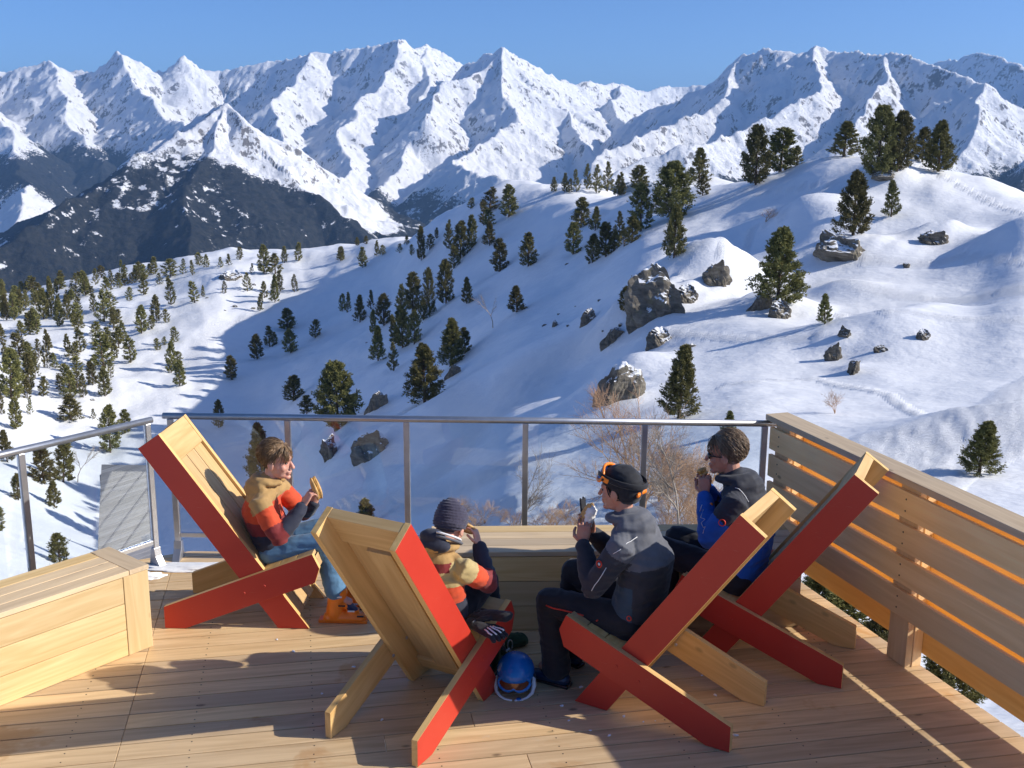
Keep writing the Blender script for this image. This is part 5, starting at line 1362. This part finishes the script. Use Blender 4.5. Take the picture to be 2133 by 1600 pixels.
mark('zip', C_RED, ew, [((.86, .02, 1.005), 0), ((.85, .02, .96), 0), ((.835, .02, .91), 0), ((.83, .02, .86), 0), ((.82, .02, .82), 0)], .006, jk)
mark('piping', C_WHITE, ew, [(lerp(Jw['shL'], Jw['elL'], t)+Vector((-.02, .12, -.01)), 0) for t in (.35, .5, .65, .8, .92)], .0035, jk)
mark('piping', C_WHITE, ew, [(Vector((.62, .13, 1.0))+Vector((.02*k, .03*k, -.02*k)), 0) for k in range(5)], .0035, jk)
disc('round_badge', C_RED, ew, jk.closest_point_on_mesh(lerp(Jw['shL'], Jw['elL'], .28)+Vector((.06, .12, 0)))[1], (.3, 1, .1), .022, .003, .013)
disc('round_badge', C_WHITE, ew, jk.closest_point_on_mesh(lerp(Jw['shL'], Jw['elL'], .28)+Vector((.06, .12, 0)))[1], (.3, 1, .1), .008, .003)
disc('round_badge', C_RED, ew, jk.closest_point_on_mesh(Vector((.60, .3, .56)))[1], (0, 1, .1), .017, .003, .008)
tr = child(ew, 'trousers')
mark('red_piping', C_RED, ew, [(lerp(Jw['hipL'], Jw['kneeL'], t)+Vector((0, .12, .02)), 0) for t in (.45, .55, .65, .75, .85, .95)], .006, tr)
mark('pocket_zip', C_RED, ew, [(Vector((.80, .3, .53)), 0), (Vector((.805, .3, .50)), 0)], .007, tr)
def shoe(parent, an, d, mat, L=.27, name='shoe', sole=M_PBLK):
    d = Vector(d).normalized(); base = Vector((an[0], an[1], 0)); V, F = [], []; l = Z.cross(d)
    ell_loft(V, F, [(base+Z*.045-d*.05, .040, .038), (base+Z*.045+d*.05, .046, .036), (base+Z*.032+d*(L-.12), .040, .024)], l, 14)
    ell_loft(V, F, [(base+Z*.05-d*.01, .045, .052), (base+Z*.15, .046, .052)], l, 14)
    me = remeshed(name, V, F, .006, 2, fold(.003, 14, 8)); me.materials.append(mat); o = link(name, me, parent)
    mb = MB(); mb.box(base-d*.088-l*.037+Z*.001, d, l, Z, L, .074, .020); mb.build('sole', sole, o, .006); return o
M_SHOE = plain('dark_blue_boot', (.012, .03, .07), .35, .5, nscale=20, namp=.3)
shoe(ew, Jw['ankL'], (1, .05, 0), M_SHOE); shoe(ew, Jw['ankR'], (1, -.15, 0), M_SHOE)
es = sandwich(place_local(2, (1.000, 0, .990)), dir_local(2, (-.35, 0, .94)), dir_local(2, (.25, 1, .1)), 'wrapped sandwich held up in both hands of the woman with goggles', .17, .032, M_FILL, None, M_BREAD)
V, F = [], []; ell_loft(V, F, [(dir_local(2, (-.35, 0, .94))*t+dir_local(2, (-.02, 0, 0)), .034, .030) for t in (-.05, 0, .045)], (0, 1, 0), 9); me = remeshed('napkin', V, F, .006, 0, fold(.008, 30, 2)); me.materials.append(M_PAPER); link('napkin', me, es)
# gloves' dark cuff standing behind her hands
ck = empty('glove', place_local(2, (1.045, -.07, .93))); tag(ck, 'dark glove dangling beside the raised hands of the woman with goggles', 'glove')
V, F = [], []; dq = dir_local(2, (.1, 0, 1))
ell_loft(V, F, [(-dq*.05, .02, .016), (dq*.02, .034, .018), (dq*.07, .036, .016)], (0, 1, 0), 10)
for k in range(4): ell_loft(V, F, [(dq*.07+dir_local(2, (0, 1, 0))*(.014*(k-1.5)), .008, .008), (dq*(.13+.01*(k % 2))+dir_local(2, (.02, 1, 0))*(.016*(k-1.5)), .007, .007)], (0, 1, 0), 8)
me = remeshed('glove_shell', V, F, .004, 1); me.materials.append(C_BLK); link('glove_shell', me, ck)

# ---- man in sunglasses
def jr_man(p, k, t):
    if k == 'torso': return 0 if t > .66 else 1
    if k.startswith('armU'): return 0 if t < .45 else 1
    return 1
man = dict(head=(.800, 0, 1.215), face=(.99, .05, -.10), hs=1.08, neck=(.735, 0, 1.055), chest=(.665, 0, .85), shL=(.685, .195, .965), shR=(.725, -.195, .965), male=True,
  elL=(.815, .245, .765), wrL=(.900, .075, .965), elR=(.88, -.20, .78), wrR=(.920, -.050, .965), handL=((.10, -.15, .98), (.0, -1, .0), 1, 1.15), handR=((.10, .2, .98), (.0, 1, .0), -1, 1.15),
  hipL=(.675, .10, .475), hipR=(.675, -.10, .475), kneeL=(1.125, .14, .600), kneeR=(1.11, -.13, .580), ankL=(1.07, .14, .14), ankR=(1.09, -.13, .14), toe=Vector((1, 0, 0)), tw=1.12,
  skin=SK_A, tmats=[C_BLK], trule=lambda p: 0, jmats=[C_CHAR, C_BLUE], jrule=jr_man, hunch=Vector((-.05, 0, 0)), jw=1.05)
em, Mm, Jm = person(3, 'man in sunglasses and bright blue and charcoal jacket, hands at mouth', man, 1.04)
cutm = lambda q: (q.z > .062 or q.x < .035-(.055-q.z)*.45) and q.z > -.085+max(0, q.x)*.9
bare_hair(Jm['head'], Mm, 1.08, em, H_GRY, 14, 620, cutm, length=.105, front=.075, low=-.05, r=.0036, fall=1.9, wild=.05, keep=lambda p: p.x < .02 or p.z > .058)
hm = Jm['head']; S3 = 1.08
def ml(p): return hm+Mm @ (Vector(p)*S3)
gl = empty('sunglasses'); gl.parent = em
V, F = [], []
for sg in (-1, 1):
    ell(V, F, ml((.088, sg*.034, -.002)), (.010, .030, .021), Mm @ Matrix.Rotation(sg*.35, 3, 'Z'), 14)
bpy.data.objects.remove(gl)
sg_o = simple('sunglasses', V, F, M_LENS, em)
for sg in (-1, 1):
    V, F = [], []; ell_loft(V, F, [(ml((.084, sg*.062, .006)), .003, .006), (ml((.04, sg*.080, .004)), .003, .004), (ml((-.010, sg*.083, .0)), .003, .004)], (0, 1, 0), 6); simple('temple_arm', V, F, M_PBLK, sg_o)
jm = child(em, 'jacket')
disc('round_badge', C_RED, em, jm.closest_point_on_mesh(lerp(Jm['shL'], Jm['elL'], .38)+Vector((-.01, .12, 0)))[1], (0, 1, .1), .024, .003, .014)
zz = [(.1, 0), (.28, .022), (.22, -.012), (.42, .020), (.45, -.014), (.55, .018), (.66, .0), (.64, -.02), (.8, .012)]
mark('white_sleeve_mark', C_WHITE, em, [(lerp(Jm['wrL'], Jm['elL'], t)+Vector((o_, .09, 0)), 0) for t, o_ in zz], .003, jm)
mark('piping', C_WHITE, em, [(Vector((.70-.02*k, .14, 1.06-.012*k*k*.4)), 0) for k in range(5)], .003, jm)
disc('cuff_tab', C_ORB, em, jm.closest_point_on_mesh(lerp(Jm['elL'], Jm['wrL'], .86)+Vector((-.05, .05, 0)))[1], (-.5, .8, .1), .010, .003)
shoe(em, Jm['ankL'], (1, .05, 0), C_CHAR); shoe(em, Jm['ankR'], (1, -.1, 0), C_CHAR)
sandwich(place_local(3, (.935, .01, 1.085)), dir_local(3, (.1, 1, .1)), dir_local(3, (.5, 0, .85)), 'small piece of bread between the hands of the man in sunglasses', .07, .026)
# dark padded jacket lying behind the woman on the bench side
# ---------------------------------------------------------------- things lying about
hp0 = at_z(1083, 1445, 0.0); hel = empty('ski_helmet', (hp0.x, hp0.y+.06, 0), 0); tag(hel, 'blue ski helmet with goggles and pale straps lying on the deck between the chairs', 'helmet')
hel.rotation_euler = (0, 0, math.radians(-95))
Mh = Matrix.Identity(3)
V, F = [], []; ell(V, F, (0, 0, .115), (.135, .108, .098), None, 28); ell(V, F, (-.02, 0, .085), (.125, .108, .08), None, 24)
me = remeshed('helmet_shell', V, F, .006, 2); me.materials.append(M_PBLU); me.materials.append(M_PBLK)
bm = bmesh.new(); bm.from_mesh(me); bmesh.ops.delete(bm, geom=[f for f in bm.faces if f.calc_center_median().z < .055 or (f.calc_center_median().z < .10 and f.calc_center_median().x > .07)], context='FACES')
for f in bm.faces:
    f.material_index = 1 if f.calc_center_median().z < .085 else 0
bm.to_mesh(me); bm.free(); o = link('helmet_shell', me, hel); so_ = o.modifiers.new('thick', 'SOLIDIFY'); so_.thickness = .012; so_.offset = -1
V, F = [], []; ell(V, F, (-.005, 0, .085), (.112, .088, .075), None, 20); F = [f for f in F if all(V[k].z > .02 for k in f)]; simple('helmet_liner', V, F, C_BLK, hel)
goggles(hel, Vector((0, 0, .075)), Mh, 1.05, M_PBLU, M_LENSO, C_BLK, .1, .012, .118)
for sg in (-1, 1):
    V, F = [], []; ell_loft(V, F, [((.02, sg*.10, .075), .016, .022), ((.04, sg*.108, .045), .014, .022), ((.075, sg*.10, .016), .010, .014), ((.11, sg*.075, .008), .008, .006), ((.135, sg*.045, .006), .008, .004), ((.145, sg*.01, .006), .008, .004)], (0, 1, 0), 10); simple('chin_strap', V, F, C_WHITE if sg > 0 else M_PAPER, hel)
    V, F = [], []; ell(V, F, (.0, sg*.104, .065), (.04, .014, .035), None, 14); simple('ear_pad', V, F, C_BLK, hel)
disc('buckle', M_PBLU, hel, (.135, .03, .008), (0, 0, 1), .014, .006)
# black glove on the seat of the child's chair
def glove(name, pos, rz, label, pitch=0.0, white=True):
    e = empty(name, pos, rz); e.rotation_euler = (0, pitch, rz); tag(e, label, 'glove'); V, F = [], []
    ell_loft(V, F, [((-.11, 0, .03), .045, .026), ((-.05, 0, .03), .040, .026), ((0, 0, .028), .050, .026), ((.05, 0, .026), .052, .022)], (0, 1, 0), 14)
    for k in range(4):
        y = (k-1.5)*.025; ell_loft(V, F, [((.045, y, .026), .014, .014), ((.085, y*1.15, .030), .0135, .0135), ((.125-.008*abs(k-1.5), y*1.25, .016), .012, .012)], (0, 1, 0), 10)
    ell_loft(V, F, [((-.02, .04, .028), .017, .016), ((.025, .068, .024), .015, .014), ((.055, .078, .018), .013, .013)], (0, 1, 0), 10)
    me = remeshed('glove_shell', V, F, .0045, 1, fold(.003, 18, 1)); me.materials.append(C_BLK); g = link('glove_shell', me, e)
    if white:
        for k in range(4):
            y = (k-1.5)*.025; mark('finger_patch', C_WHITE, g, [((.03+.02*j, y*(1+.06*j), .07), 0) for j in range(5)], .0055, g)
        mark('cuff_band', C_GREY, g, [((-.07, -.04+.016*j, .07), 0) for j in range(6)], .006, g)
    return e
q = at_z(1018, 1322, .46); glove('glove', q, 1.07+2.55+1.9, 'black ski glove with white finger patches on the seat beside the child', -.0)
q = at_z(1030, 1292, .50); g2 = glove('glove', q, 1.07+1.5, 'second all black glove crumpled above the patched glove on the same seat', .15, False)
# green bag with a clip on the deck
bp0 = at_z(1068, 1352, 0); bag = empty('dry_bag', (bp0.x, bp0.y+.03, 0), .4); tag(bag, 'small dark green pouch with a steel snap hook behind the blue helmet', 'bag')
V, F = [], []; ell_loft(V, F, [((-.08, 0, .03), .05, .028), ((0, 0, .045), .065, .042), ((.09, 0, .035), .055, .032)], (0, 1, 0), 14); me = remeshed('pouch', V, F, .006, 2, fold(.008, 12, 4)); me.materials.append(cloth('dark_green_fabric', (.02, .05, .02))); pch = link('pouch', me, bag)
V, F = [], []; ell_loft(V, F, [((-.02+.016*math.cos(t), -.066, .045+.035*math.sin(t)), .004, .004) for t in [math.radians(k*30) for k in range(13)]], (0, 1, 0), 8, False); simple('snap_hook', V, F, M_STEEL, bag)
# crumbs of snow dropped on the boards
RS = random.Random(3)
bits = [(1240,1520),(1195,1500),(1280,1530),(1375,1498),(1470,1402),(1542,1526),(745,1395),(806,1504),(680,1452),(1310,1490),(1220,1430),(1650,1348),(1705,1352),(1580,1440),(1500,1443),(620,1365),(585,1340),(1268,1470),(1180,1470),(1350,1500)]
for k, (px, py) in enumerate(bits):
    p = at_z(px, py, 0); s = RS.uniform(.006, .014); o = bpy.data.objects.new('snow_crumb', RK[k % 5]); COL.objects.link(o)
    o.location = (p.x, p.y, s*.4); o.scale = (s*1.3, s, s*.5); o.rotation_euler = (0, 0, RS.uniform(0, 6)); o.material_slots[0].link = 'OBJECT'; o.material_slots[0].material = M_SNOW
    tag(o, 'tiny crumb of trodden snow on the deck boards', 'snow', 'snow crumbs on the deck')
